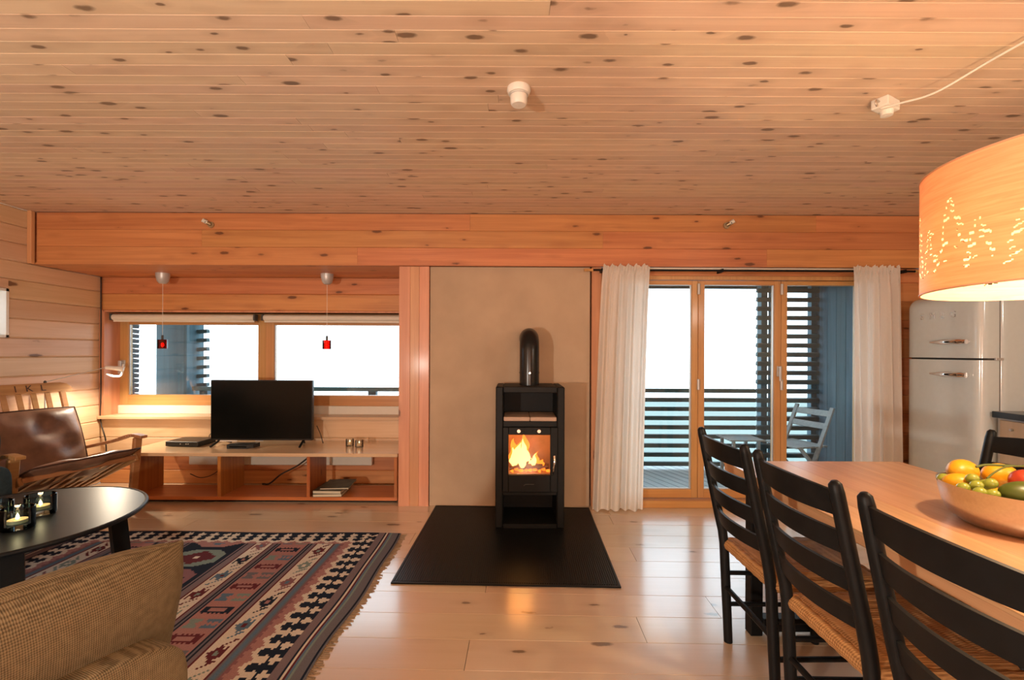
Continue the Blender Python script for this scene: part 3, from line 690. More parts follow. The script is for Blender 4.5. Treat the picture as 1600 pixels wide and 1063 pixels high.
# ================================================================ CURTAINS AND ROD
rod = thing('curtain_rod', 'slim black curtain rod above the balcony door', 'curtain rod', (0, 3.735, 1.975))
MB().cyl((0.66, 0, 0), (3.30, 0, 0), 0.0085, seg=12).build('rod', 'black', rod, smooth=True)
for xx, e in ((0.66, -1), (3.30, 1)): MB().lathe([(0.001, 0), (0.013, 0.004), (0.011, 0.03), (0.012, 0.075), (0.001, 0.08)], seg=14, cap=False).build('finial', 'sash', rod, (xx+e*0.0, 0, 0), (0, R(90*e), 0), smooth=True)
for xx in (0.735, 1.72, 3.22): MB().box(xx-0.008, xx+0.008, -0.006, 0.088, -0.012, 0.014).build('rod_bracket', 'black', rod)
def curtain(label, x0t, x1t, x0b, x1b, nf, seed, zb):
    rr = random.Random(seed); ph = [rr.uniform(0, 6.3) for _ in range(6)]
    t = thing('curtain', label, 'curtain', ((x0t+x1t)/2, 3.715, 0), 0, 'door curtains'); cx = (x0t+x1t)/2
    def fn(u, v):
        k = min(1, v/0.10)**0.7; z = 2.012 + (zb-2.012)*v
        x = (x0t+(x0b-x0t)*v**0.7) + u*((x1t-x0t) + ((x1b-x0b)-(x1t-x0t))*v)
        a = u*nf*2*math.pi
        amp = 0.020*k*(0.75+0.35*math.sin(u*9+ph[2])) + 0.010*v
        y = amp*math.sin(a+ph[0]+0.7*math.sin(v*2.2+ph[1])) + 0.007*math.sin(a*1.7+ph[3]+v*1.5)*k
        if v < 0.035:
            w = 1-v/0.035
            y += 0.010*math.sin(u*110+ph[4])*w; z += 0.010*math.sin(u*37+ph[5])*w*w + 0.006*math.sin(u*75)*w*w
        elif v < 0.05: y += 0.004*math.sin(u*110)
        if u < 0.02 or u > 0.98: y *= 0.6
        x += 0.004*math.sin(a*1.0+1.5)
        return Vector((x-cx, y, z + 0.006*math.sin(a*0.5+ph[1])*v))
    MB().grid(150, 70, fn).build('curtain_cloth', 'curtain', t, smooth=True, angle=180)
    def hem(u, v):
        p = fn(u, 1.0); return p + Vector((0, -0.004, 0.05*v))
    return t
curtain('cream curtain left of the balcony door, reaching the floor', 0.735, 1.125, 0.655, 1.07, 5.5, 3, 0.012)
curtain('cream curtain right of the balcony door, beside the fridge', 2.775, 3.165, 2.80, 3.185, 4.5, 9, 0.012)

# ================================================================ KILIM RUG
NAVY, CREAM, PINK, MAUVE, MAROON = (0.010, 0.017, 0.035), (0.56, 0.53, 0.47), (0.31, 0.17, 0.17), (0.17, 0.135, 0.155), (0.10, 0.022, 0.032)
BLUE, GREEN, GREY, ROSE = (0.085, 0.15, 0.23), (0.17, 0.235, 0.225), (0.13, 0.13, 0.155), (0.20, 0.10, 0.115)
RU, RV, CELL = 2.36, 2.50, 0.0105
def tri(x, p): return abs(((x/p) % 1.0) - 0.5)*2         # 1 at cell edge, 0 at centre
def star(a, b, p, r):                                    # stepped star in a cell of period p along b, a measured from its centre
    q = ((b/p) % 1.0 - 0.5)*p
    aa, bb = abs(a), abs(q)
    return (aa + bb < r*0.95) or (aa < r*0.45 and bb < r*0.95) or (bb < r*0.4 and aa < r*0.9)
def stripes(a, lst):
    for e, c in lst:
        if a < e: return c
    return lst[-1][1]
def border(a, b):                                        # a: 0 outer .. 0.2 inner
    P = 0.092
    if a < 0.066 + 0.010*(tri(b, P) > 0.5): return CREAM if star(a-0.033, b, P, 0.030) else NAVY
    if a < 0.130 + 0.030*tri(b, P): return NAVY if star(a-0.102, b+P/2, P, 0.031) else CREAM
    if a < 0.175 + 0.02*tri(b, P*0.5): return PINK
    return ROSE
def hooks(a, b, w, k0):
    P = 0.20; n = int(b//P); q = (b % P) - P/2; c = a - w/2
    col = (BLUE, MAROON, GREEN, ROSE, NAVY)[(n+k0) % 5]; col2 = (MAROON, GREEN, CREAM, BLUE, PINK)[(n+k0) % 5]
    d = abs(c)*1.5 + abs(q)
    if d < 0.022: return col2
    if d < 0.058: return col
    if abs(c - (q-0.075)*0.9) < 0.008 and 0.04 < abs(q): return col
    if abs(c + 0.022 - (q+0.085)*0.9) < 0.007 and q < -0.05: return col
    if 0.026 < c < 0.036 and -0.02 < q < 0.05: return col
    if -0.036 < c < -0.026 and -0.05 < q < 0.02: return col
    return CREAM
def panel(a, b, w):
    P = 0.115; n = int(b//P); q = b % P; k = n % 4
    cols = (MAROON, GREEN, NAVY, BLUE, MAROON, GREY)
    c1, c2 = cols[n % 6], cols[(n*2+1) % 6]
    if a < 0.012 or a > w-0.012: return NAVY
    if k in (0, 2):
        cc = abs(a-w/2); t = 0.010*(tri(a, 0.024) > 0.5)
        if 0.02+t < q < 0.085-t and cc < 0.075: return PINK if (0.04 < q < 0.065 and cc < 0.045) else c1
    else:
        for h, (lo, hi) in enumerate(((0.02, w/2-0.012), (w/2+0.012, w-0.02))):
            if lo < a < hi:
                t = 0.013*(tri(a, 0.026) > 0.5)
                if 0.018 < q < 0.036+t or 0.066-t < q < 0.085: return (c1, c2)[h]
                if h == (n % 2) and 0.03 < q < 0.07 and lo+0.02 < a < hi-0.02: return c2
    return PINK if (n//3) % 2 else (0.33, 0.175, 0.17)
def medallion(a, b, w):
    P = 0.27; n = int(b//P); q = abs((b % P)-P/2); c = abs(a-w/2)
    bg, st_, ce = ((PINK, BLUE, MAROON), (GREEN, MAROON, CREAM), (ROSE, NAVY, PINK), (BLUE, PINK, NAVY))[n % 4]
    step = math.floor(c/0.021)*0.021
    if c < 0.016 and q < 0.016: return ce
    if q < 0.085-step*0.75 and c < 0.105: return st_
    if q < 0.115 and c < 0.15 and q + c*0.7 < 0.165: return bg
    return NAVY
def rug_col(u, v):
    if u > RU/2: u = RU-u
    if u < 0.155: return stripes(u, ((0.012, GREY), (0.020, NAVY), (0.030, GREY), (0.036, MAROON), (0.064, GREY), (0.074, GREEN), (0.086, BLUE), (0.095, MAROON), (0.102, CREAM), (0.108, MAUVE), (0.116, NAVY), (0.160, MAUVE)))
    vv = min(v, RV-v)
    if vv < 0.018 + 0.010*tri(u, 0.046): return NAVY
    du = u-0.155; dv = vv-0.02
    if dv*0.85 < du and dv < 0.17: return border(max(0, dv), u)
    if du < 0.20: return border(du, v)
    a = u-0.355
    if a < 0.055: return stripes(a, ((0.012, GREY), (0.034, BLUE), (0.046, GREY), (0.052, MAROON), (0.056, ROSE)))
    a -= 0.055
    if a < 0.105: return hooks(a, v, 0.105, 0)
    a -= 0.105
    if a < 0.055: return stripes(a, ((0.007, MAROON), (0.034, MAUVE), (0.044, NAVY), (0.056, GREY)))
    a -= 0.055
    if a < 0.20: return panel(a, v, 0.20)
    a -= 0.20
    if a < 0.05: return stripes(a, ((0.010, GREY), (0.018, NAVY), (0.042, MAUVE), (0.051, MAROON)))
    a -= 0.05
    if a < 0.105: return hooks(a, v+0.07, 0.105, 2)
    a -= 0.105
    if a < 0.075: return stripes(a, ((0.008, MAROON), (0.05, MAUVE), (0.06, NAVY), (0.076, MAUVE)))
    a -= 0.075
    return medallion(a + 0.0, v, 2*(RU/2-1.0))
rug = thing('kilim_rug', 'patterned navy, cream and rose kilim rug with fringed edge', 'rug', (-0.785, 3.235, 0.0), R(-0.6))
nu, nv = int(RU/CELL), int(RV/CELL)
verts, faces, cols = [], [], []
rr = random.Random(2)
for i in range(nu+1):
    for j in range(nv+1):
        u, v = i*CELL, j*CELL
        ex = 0.012*math.sin(v*3.1)*max(0, 1-u/0.3) + 0.006*math.sin(v*9)*max(0, 1-u/0.2)
        ey = 0.008*math.sin(u*5)*max(0, 1-v/0.25)
        z = 0.0065 + 0.0025*math.sin(v*6+u*3)*max(0, 1-u/0.4)
        verts.append((-u+ex, -v+ey, max(0.0045, z)))
for i in range(nu):
    for j in range(nv):
        a = i*(nv+1)+j; faces.append((a, a+1, a+nv+2, a+nv+1)); cols.append(rug_col((i+0.5)*CELL, (j+0.5)*CELL))
me = bpy.data.meshes.new('woven_field'); me.from_pydata(verts, [], faces)
ca = me.color_attributes.new('weave', 'FLOAT_COLOR', 'CORNER')
flat = []
for c in cols: flat += [c[0], c[1], c[2], 1.0]*4
ca.data.foreach_set('color', flat)
mr, t_, b_ = NT('kilim_wool'); b_.inputs['Roughness'].default_value = 0.95; b_.inputs['Specular IOR Level'].default_value = 0.1
at = N(t_, 'ShaderNodeVertexColor', layer_name='weave'); tc = N(t_, 'ShaderNodeTexCoord')
nz = N(t_, 'ShaderNodeTexNoise'); nz.inputs['Scale'].default_value = 260; L(t_, tc.outputs['Object'], nz.inputs['Vector'])
hs = N(t_, 'ShaderNodeHueSaturation'); L(t_, at.outputs[0], hs.inputs['Color']); mv = N(t_, 'ShaderNodeMapRange'); L(t_, nz.outputs[0], mv.inputs[0]); mv.inputs[3].default_value = 0.7; mv.inputs[4].default_value = 1.3
L(t_, mv.outputs[0], hs.inputs['Value']); L(t_, hs.outputs[0], b_.inputs['Base Color'])
bp_ = N(t_, 'ShaderNodeBump'); bp_.inputs['Strength'].default_value = 0.4; bp_.inputs['Distance'].default_value = 0.002; L(t_, nz.outputs[0], bp_.inputs['Height']); L(t_, bp_.outputs[0], b_.inputs['Normal'])
me.materials.append(mr)
link('woven_field', me, rug)
MB().box(-RU+0.01, -0.012, -RV+0.01, -0.012, 0.0005, 0.004).build('rug_backing', 'fringe' if 'fringe' in M else 'wax', rug)
M['fringe'] = plain('fringe_cotton', (0.42, 0.32, 0.22), 0.9, noise=0.3)
fr = MB(); v = 0.01
while v < RV:
    ex = 0.012*math.sin(v*3.1) + 0.006*math.sin(v*9); ln = rr.uniform(0.02, 0.042); dv = rr.uniform(-0.014, 0.006)
    fr.prism([(ex-0.004, -v-0.0035, 0.001), (ex-0.004, -v+0.0035, 0.001), (ex+ln, -v+dv+0.002, 0.001), (ex+ln, -v+dv-0.002, 0.001)], (0, 0, 0.003)); v += 0.0105
o = fr.build('fringe', 'fringe', rug); o['kind'] = 'stuff'

# ================================================================ COFFEE TABLE AND CANDLES
ct = thing('coffee_table', 'round black coffee table with splayed legs on the rug', 'table', (-2.545, 2.27, 0.0095))
MB().lathe([(0.001, 0.412), (0.54, 0.412), (0.566, 0.420), (0.575, 0.432), (0.572, 0.440), (0.562, 0.443), (0.556, 0.440), (0.001, 0.440)], seg=72, cap=False).build('table_top', 'blacktop', ct, smooth=True, angle=25)
for a in (-38, 52, 142, 232):
    c, s_ = math.cos(R(a)), math.sin(R(a))
    MB().prism([(c*0.40-s_*0.045, s_*0.40+c*0.045, 0.412), (c*0.40+s_*0.045, s_*0.40-c*0.045, 0.412), (c*0.475+s_*0.036, s_*0.475-c*0.036, 0.412), (c*0.475-s_*0.036, s_*0.475+c*0.036, 0.412)], (c*0.035, s_*0.035, -0.412)).build('leg', 'black', ct)
MB().obox((0, 0, 0.385), (0.80, 0.07, 0.05), Matrix.Rotation(R(-38), 4, 'Z')).obox((0, 0, 0.384), (0.80, 0.07, 0.05), Matrix.Rotation(R(52), 4, 'Z')).build('under_frame', 'black', ct)
for i, (x, y, lb) in enumerate(((-2.445, 2.36, 'rearmost of the three, nearest the leaning chair'), (-2.352, 2.165, 'nearest the khaki sofa'), (-2.545, 2.245, 'cut by the left picture edge'))):
    t = thing('smoked_votive', 'smoky blue glass tealight cup, ' + lb, 'candle holder', (x, y, 0.45), 0, 'smoked votives on the coffee table')
    MB().lathe([(0.001, 0), (0.058, 0), (0.062, 0.006), (0.062, 0.098), (0.059, 0.101), (0.056, 0.098), (0.056, 0.026), (0.001, 0.022)], seg=32, cap=False).build('cup', 'cupglass', t, smooth=True)
    MB().lathe([(0.001, 0.027), (0.036, 0.027), (0.036, 0.043), (0.033, 0.040), (0.001, 0.040)], seg=20, cap=False).build('tealight', 'wax', t, smooth=True)
    MB().lathe([(0.0005, 0.041), (0.008, 0.047), (0.006, 0.060), (0.0005, 0.074)], seg=10, cap=False).build('flame', 'candle_flame', t, smooth=True)
    lamp('tealight_glow', (x, y, 0.4485+0.085), 0.35, (1, 0.6, 0.28), 0.01)

# ================================================================ KHAKI SOFA (seen from behind)
sf = thing('sofa', 'khaki tweed sofa seen from behind at the lower left', 'sofa', (-1.1125, 0.272, 0.0095), R(-22))
def pillow(c, size, name, rot, parent, mt, e=(0.42, 0.38), sag=0.0, nu=48, nv=26, lump=0.0):
    def fn(p):
        if lump: p = p + Vector((0, 0, lump*math.sin(p.y*6+1)*math.cos(p.x*5)))
        return p
    return MB().blob((0, 0, 0), (size[0]/2, size[1]/2, size[2]/2), e, nu, nv, fn).build(name, mt, parent, c, rot, smooth=True, angle=180)
# local: x toward the room, -x toward the coffee table; y along the sofa
pillow((-0.015, -0.03, 0.40), (0.16, 1.78, 0.52), 'back_frame', (0, 0, 0), sf, 'sofa', (0.22, 0.12))
pillow((-0.46, -0.02, 0.30), (0.80, 1.74, 0.20), 'seat_base', (0, 0, 0), sf, 'sofa', (0.25, 0.12))
for yy in (-0.42, 0.42):
    pillow((-0.50, yy, 0.44), (0.66, 0.80, 0.15), 'seat_cushion', (0, 0, 0), sf, 'sofa', (0.45, 0.2))
def back_cushion(yc):
    f = MB(); W2, H2, T2 = 0.46, 0.24, 0.13
    def edge(a, b): return (a*W2*(1-0.035*abs(b)**3), b*H2*(1-0.05*abs(a)**3))
    def surf(sg):
        def fn(u, v):
            a, b = math.sin((u-0.5)*math.pi), math.sin((v-0.5)*math.pi)
            yy, zz = edge(a, b); k = ((1-abs(a)**6)*(1-abs(b)**5))**0.5 if abs(a) < 1 and abs(b) < 1 else 0
            k = max(0.0, k)
            return Vector((sg*T2*k*(1-0.25*b), yy, zz))
        return fn
    f.grid(48, 32, surf(1)); f.grid(48, 32, surf(-1))
    o = f.build('back_cushion', 'sofa', sf, (-0.15, yc, 0.598), (0, R(22), 0), smooth=True, angle=180)
    pts = []
    for k in range(96):
        t = k/96*4; s_ = int(t); q = math.sin((t-s_-0.5)*math.pi)
        a, b = ((q, -1), (1, q), (-q, 1), (-1, -q))[s_]
        yy, zz = edge(a, b); pts.append((0, yy, zz))
    MB().tube(pts, 0.0045, 6, closed=True).build('piping', 'sofa', o, smooth=True, angle=180)
    return o
back_cushion(-0.47); back_cushion(0.47)
for xx, yy in ((-0.1, 0.82), (-0.1, -0.82), (-0.8, 0.82), (-0.8, -0.82)): MB().cyl((xx, yy, 0.0), (xx, yy, 0.22), 0.018, 0.024, 12).build('leg', 'black', sf)

# ================================================================ BLUE-GREY ARMCHAIR AT THE LEFT EDGE
gc = thing('grey_armchair', 'dark blue-grey upholstered armchair cut by the left edge', 'armchair', (-3.525, 2.78, 0.0), R(0))
pillow((0.0, -0.26, 0.31), (0.66, 0.62, 0.24), 'seat_base', (0, 0, 0), gc, 'teal', (0.3, 0.25))
pillow((0.34, -0.24, 0.40), (0.10, 0.66, 0.39), 'arm', (0, 0, 0), gc, 'teal', (0.4, 0.25))
pillow((-0.34, -0.24, 0.40), (0.10, 0.66, 0.39), 'arm', (0, 0, 0), gc, 'teal', (0.4, 0.25))
pillow((0.0, 0.03, 0.60), (0.60, 0.16, 0.52), 'backrest', (R(-8), 0, 0), gc, 'teal', (0.5, 0.4))
for xx, yy in ((-0.28, -0.48), (0.28, -0.48), (-0.28, 0.0), (0.28, 0.0)): MB().cyl((xx, yy, 0), (xx, yy, 0.2), 0.016, 0.022, 10).build('leg', 'black', gc)

# ================================================================ WOODEN EASY CHAIR
ec = thing('easy_chair', 'wooden slatted easy chair with brown leather cushions by the left wall', 'armchair', (-3.43, 3.42, 0.0), R(76))
# local: front is -Y, width along X
FW = 0.36
fz, bz = 0.43, 0.17; fy, by = -0.27, 0.26
MB().beam((-FW, fy, fz), (FW, fy, fz), 0.05, 0.035, bev=0.004).build('front_rail', 'chairwood', ec)
MB().beam((-FW, by, bz), (FW, by, bz), 0.05, 0.035, bev=0.004).build('rear_rail', 'chairwood', ec)
for k in range(9):
    x = -FW+0.04 + k*(2*FW-0.08)/8
    MB().beam((x, fy+0.01, fz-0.012), (x, by, bz-0.012), 0.030, 0.018, bev=0.002).build('seat_slat', 'chairwood', ec)
for sx in (-1, 1):
    MB().beam((sx*(FW+0.005), fy-0.02, fz+0.0), (sx*(FW+0.005), by+0.06, bz-0.02), 0.028, 0.06, bev=0.004).build('side_rail', 'chairwood', ec)
    MB().beam((sx*(FW+0.03), fy+0.06, 0.0), (sx*(FW+0.03), fy-0.0, 0.585), 0.035, 0.06, up=(1, 0, 0), bev=0.006).build('leg', 'chairwood', ec)
    MB().beam((sx*(FW-0.03), by+0.16, 0.0), (sx*(FW-0.03), by-0.02, bz+0.06), 0.04, 0.05, up=(1, 0, 0), bev=0.006).build('leg', 'chairwood', ec)
    ar = bez([(sx*(FW+0.03), fy-0.07, 0.592), (sx*(FW+0.03), fy+0.06, 0.60), (sx*(FW+0.03), fy+0.25, 0.545), (sx*(FW+0.03), by+0.05, 0.47)], 6)
    m_ = MB()
    for p, q in zip(ar, ar[1:]): m_.beam(p, q+(q-p)*0.15, 0.058, 0.024, bev=0.004)
    m_.build('armrest', 'chairwood', ec)
tb = Vector((0, 0.30, 0.72))                     # backrest direction
def bk(x, h): return Vector((x, 0.25 + h*0.23, 0.24 + h*0.68))
for k in range(8):
    x = -0.315 + k*0.09
    if k in (0, 7): continue
    MB().beam(bk(x, 0.0), bk(x*1.03, 1.04), 0.036, 0.014, up=(0, -1, 0.34), bev=0.002).build('back_slat', 'chairwood', ec)
for sx in (-1, 1): MB().beam(bk(sx*0.325, -0.05), bk(sx*0.335, 1.05), 0.040, 0.024, up=(0, -1, 0.34), bev=0.003).build('back_post', 'chairwood', ec)
nrm = Vector((0, -0.68, 0.23)).normalized(); upv = Vector((0, 0.23, 0.68)).normalized()
tr = MB(); c0 = bk(0, 1.08)
poly = []
for x, h in ((-0.40, -0.03), (0.40, -0.03), (0.405, 0.0), (0.375, 0.035), (0.33, 0.05), (-0.33, 0.05), (-0.375, 0.035), (-0.405, 0.0)):
    poly.append(c0 + Vector((x, 0, 0)) + upv*h + nrm*0.012)
tr.prism(poly, -nrm*0.028)
top_rail = tr.build('top_rail', 'chairwood', ec)
def letter(ch, size, depth, name, mt, parent, mw):
    cu = bpy.data.curves.new('letter', 'FONT'); cu.body = ch; cu.size = size; cu.extrude = depth; cu.align_x = 'CENTER'; cu.align_y = 'CENTER'
    o = bpy.data.objects.new('letter_tmp', cu); COL.objects.link(o)
    dg = bpy.context.evaluated_depsgraph_get(); me = bpy.data.meshes.new_from_object(o.evaluated_get(dg)); bpy.data.objects.remove(o)
    me.name = name; me.materials.clear(); me.materials.append(M[mt])
    q = bpy.data.objects.new(name, me); COL.objects.link(q); q.parent = parent; q.matrix_local = mw; return q
bas = Matrix(((1, 0, 0), tuple(upv), tuple(nrm))).transposed()
for ch, x in (('I', 0.03), ('K', 0.115), ('L', 0.205)):
    letter(ch, 0.074, 0.001, 'letter', 'leather_dark', top_rail, Matrix.Translation(c0 + Vector((x, 0, 0)) + upv*0.008 + nrm*0.0125) @ bas.to_4x4())
# leather cushions
def cush(fn_c, w, h, th, name, mt, seed, nrmv):
    rr3 = random.Random(seed); ph = [rr3.uniform(0, 6) for _ in range(5)]
    f = MB(); n1, n2 = 30, 22
    def surf(sign):
        def fn(u, v):
            a, b = 2*u-1, 2*v-1
            bulge = max(0, (1-abs(a)**3.0)*(1-abs(b)**3.0))**0.5
            wr = 0.010*math.sin(a*6+b*4+ph[0])*bulge + 0.008*math.sin(a*3-b*9+ph[1])*bulge + 0.005*math.sin(a*14+ph[2])*bulge*abs(b)
            edge = 1 - 0.035*(1-abs(b)**2)*0
            return fn_c(a*w/2*(1-0.03*b*b), b*h/2*(1-0.03*a*a)) + nrmv*(sign*th/2*bulge + wr)
        return fn
    f.grid(n1, n2, surf(1)); f.grid(n1, n2, surf(-1))
    o = f.build(name, mt, ec, smooth=True, angle=180)
    pts = []
    for k in range(64):
        t = k/64*4; s_ = int(t); q = (t-s_)*2-1
        a, b = ((q, -1), (1, q), (-q, 1), (-1, -q))[s_]
        pts.append(fn_c(a*w/2*(1-0.03*b*b), b*h/2*(1-0.03*a*a)))
    MB().tube(pts, 0.006, 6, closed=True).build('piping', 'leather_dark', o)
    return o
cush(lambda a, b: bk(a, 0.44) + upv*b + nrm*0.07, 0.72, 0.56, 0.14, 'back_cushion', 'leather', 4, nrm)
sdir = Vector((0, fy-by, fz-bz)).normalized(); snrm = Vector((0, sdir.z*-1*-1, 0)) if False else Vector((0, sdir.z, -sdir.y)).normalized()
smid = Vector((0, (fy+by)/2-0.045, (fz+bz)/2+0.06))
cush(lambda a, b: smid + Vector((a, 0, 0)) - sdir*b*-1 + snrm*0.0, 0.72, 0.70, 0.10, 'seat_cushion', 'leather', 8, snrm)

# reading lamp behind the easy chair
rlp = thing('reading_lamp', 'slim silver reading lamp with thin arm reaching over the window edge', 'lamp', (-3.965, 3.86, 0.0))
MB().lathe([(0.001, 0), (0.055, 0), (0.055, 0.012), (0.012, 0.018), (0.001, 0.018)], seg=24, cap=False).build('base', 'silver', rlp, smooth=True)
MB().cyl((0, 0, 0.015), (0, 0, 1.02), 0.0055, seg=10).build('pole', 'silver', rlp, smooth=True)
MB().blob((0, 0, 1.025), (0.011, 0.011, 0.014), nu=10, nv=8).build('joint', 'gasket', rlp, smooth=True)
MB().cyl((0, 0, 1.025), (0.225, 0.33, 1.142), 0.0035, seg=8).build('arm', 'silver', rlp, smooth=True)
MB().cyl((0.222, 0.325, 1.141), (0.335, 0.39, 1.125), 0.016, 0.022, 16).build('lamp_head', 'white', rlp, smooth=True)
MB().tube(bez([(0.225, 0.33, 1.08), (0.26, 0.35, 1.062), (0.31, 0.37, 1.058), (0.325, 0.38, 1.08), (0.325, 0.385, 1.13), (0.33, 0.39, 1.17)], 6), 0.008, 8).build('lamp_bracket', 'white', rlp, smooth=True)
lamp('reading_light', (-3.66, 4.19, 1.085), 52, (1.0, 0.84, 0.62), 0.03, 'SPOT', (R(-6), R(-8), 0), angle=R(165))

# ================================================================ DINING TABLE
TX0, TX1, TY0, TY1, TZ = 1.095, 2.005, 0.35, 2.355, 0.74
dt = thing('dining_table', 'long pine dining table with black frame legs at the right', 'table', ((TX0+TX1)/2, (TY0+TY1)/2, 0))
hw, hl = (TX1-TX0)/2, (TY1-TY0)/2
nb_ = 6; bw = 2*hw/nb_
M['tboard'] = wood('table_board_pine', (0.66, 0.37, 0.20), (0.48, 0.23, 0.115), 'X', 0.34, 0.4, 0.22, (0.16, 0.06, 0.03), 20, 0.10, 0.8, coat_rough=0.25)
tt = MB().box(-hw+0.002, hw-0.002, -hl+0.002, hl-0.002, TZ-0.045, TZ-0.012, 0.002).build('table_top', 'table', dt)
for k in range(nb_):
    link('top_board', plank_mesh(2*hl, bw-0.0004, 0.012, 'tboard', 0.0008), tt, (-hw+bw*(k+0.5), 0, TZ), (0, 0, R(90)))
for yy in (hl-0.243, -hl+0.243):
    for sx in (-1, 1): MB().box(sx*(hw-0.03)-0.028, sx*(hw-0.03)+0.028, yy-0.028, yy+0.028, 0.0, TZ-0.045, 0.004).build('leg', 'black', dt)
    MB().box(-hw+0.06, hw-0.06, yy-0.028, yy+0.028, 0.02, 0.08, 0.003).build('foot_beam', 'black', dt)
    MB().box(-hw+0.06, hw-0.06, yy-0.028, yy+0.028, TZ-0.11, TZ-0.046, 0.003).build('top_beam', 'black', dt)
MB().box(-0.03, 0.03, -hl+0.271, hl-0.271, 0.03, 0.075, 0.003).build('stretcher', 'black', dt)

# ================================================================ DINING CHAIRS
def make_chair():
    t = thing('dining_chair', 'x y z w', 'chair', (0, 0, 0), 0, 'black ladder-back dining chairs')
    hy = 0.186                       # back posts at y = +-hy; chair faces +X, back foot at x = 0
    def px(z): return -0.022 if z < 0.3 else -0.022 - 0.0*z
    def postx(z): return 0.0 - 0.022*min(z, 0.47)/0.47 - (0.104*((z-0.47)/0.494) if z > 0.47 else 0)
    for sy in (-1, 1):
        pts = [(postx(z), sy*hy*(1.0+0.02*(z > 0.5)), z) for z in (0.0, 0.12, 0.25, 0.36, 0.44, 0.50, 0.58, 0.70, 0.82, 0.93, 0.955, 0.964)]
        MB().tube(pts, [0.0185, 0.019, 0.020, 0.020, 0.020, 0.020, 0.020, 0.0195, 0.019, 0.0185, 0.016, 0.008], 12).build('back_post', 'black', t, smooth=True, angle=50)
        MB().tube([(0.385, sy*0.180, 0.0), (0.385, sy*0.180, 0.2), (0.385, sy*0.180, 0.455), (0.385, sy*0.180, 0.47)], [0.017, 0.019, 0.019, 0.012], 12).build('front_leg', 'black', t, smooth=True, angle=50)
        for zz in (0.17, 0.31): MB().cyl((-0.012, sy*hy, zz), (0.385, sy*0.180, zz), 0.010, seg=10).build('side_stretcher', 'black', t, smooth=True)
    MB().cyl((-0.014, -hy, 0.25), (-0.014, hy, 0.25), 0.011, seg=10).build('rear_stretcher', 'black', t, smooth=True)
    for zz in (0.20, 0.33): MB().cyl((0.385, -0.180, zz), (0.385, 0.180, zz), 0.011, seg=10).build('front_stretcher', 'black', t, smooth=True)
    for k, (z0, z1) in enumerate(((0.868, 0.935), (0.765, 0.826), (0.662, 0.722), (0.560, 0.618))):
        def fn(sgn):
            def f(u, v):
                y = (2*u-1)*(hy-0.005); bow = -0.036*(1-(2*u-1)**2)
                arch = (0.012 if k == 0 else 0.005)*(1-(2*u-1)**2)
                z = z0 + (z1-z0)*v + arch*v
                return Vector((postx(z) + bow + sgn*0.006, y, z))
            return f
        m_ = MB(); m_.grid(16, 3, fn(1)); m_.grid(16, 3, fn(-1))
        for vv in (0, 1):
            fa_, fb_ = fn(1), fn(-1)
            m_.grid(16, 1, lambda u, w, vv=vv: fa_(u, vv)*(1-w) + fb_(u, vv)*w)
        m_.build('back_slat', 'black', t, smooth=True, angle=50)
    # rush seat: trapezoid cushion with four woven triangles
    s_ = MB()
    def top(u, v):
        x = -0.005 + u*0.405; y = (2*v-1)*(0.186+0.012*u); e = min(u, 1-u, v, 1-v)
        z = 0.462 + 0.010*min(1, e/0.08) - 0.010*max(0, min(1, (e-0.15)/0.35)) + 0.002*math.sin(e*420)
        return Vector((x, y, z))
    s_.grid(40, 40, top)
    loop = [Vector((-0.005, -0.186, 0.442)), Vector((0.40, -0.198, 0.442)), Vector((0.40, 0.198, 0.442)), Vector((-0.005, 0.186, 0.442))]
    se = s_.build('seat', 'rush', t, smooth=True, angle=180)
    roll = MB()
    pts = []
    for i in range(4):
        a, b = loop[i], loop[(i+1) % 4]
        for k in range(24): pts.append(a + (b-a)*k/24)
    roll.tube(pts, [0.023 + 0.0012*((i*7) % 3) for i in range(len(pts))], 10, closed=True).build('seat_edge', 'rush', se, smooth=True, angle=180)
    MB().prism([(0.0, -0.185, 0.425), (0.395, -0.194, 0.425), (0.395, 0.194, 0.425), (0.0, 0.185, 0.425)], (0, 0, 0.02)).build('seat_underside', 'rush', se)
    return t
ch0 = make_chair()
spots = [(0.976, 1.862, 0, 'black ladder-back dining chair at the table corner nearest the balcony door'),
         (0.976, 1.390, 0, 'black ladder-back dining chair, middle of the three along the near table side'),
         (0.976, 0.909, 0, 'black ladder-back dining chair nearest the viewer, cut by the bottom right corner'),
         (2.000, 1.826, 180, 'black ladder-back dining chair across the table in front of the kitchen counter')]
for i, (x, y, a, lb) in enumerate(spots):
    c = ch0 if i == 0 else copy_tree(ch0)
    c.location = (x, y, 0); c.rotation_euler = (0, 0, R(a)); c['label'] = lb

# ================================================================ FRUIT BOWL
bc = (1.632, 1.468)
bo = thing('fruit_bowl', 'wide brushed steel bowl of fruit on the dining table', 'bowl', (bc[0], bc[1], TZ))
MB().lathe([(0.001, 0.001), (0.115, 0.001), (0.138, 0.006), (0.165, 0.028), (0.182, 0.062), (0.190, 0.10), (0.194, 0.128), (0.196, 0.131), (0.191, 0.130), (0.186, 0.10), (0.176, 0.062), (0.158, 0.032), (0.130, 0.012), (0.001, 0.008)], seg=64, cap=False).build('bowl_shell', 'steel', bo, smooth=True, angle=60)
M['lemon'] = plain('yellow_fruit', (0.85, 0.42, 0.015), 0.35, noise=0.25, nscale=14, bump=0.15, bscale=180)
M['grape'] = plain('green_grape', (0.32, 0.36, 0.05), 0.25, noise=0.2, nscale=20, coat=0.2)
M['mango'] = plain('green_mango', (0.10, 0.13, 0.02), 0.35, noise=0.4, nscale=8)
M['apple'] = plain('red_apple', (0.62, 0.07, 0.03), 0.3, noise=0.5, nscale=9)
M['stem'] = plain('green_stem', (0.10, 0.12, 0.02), 0.6)
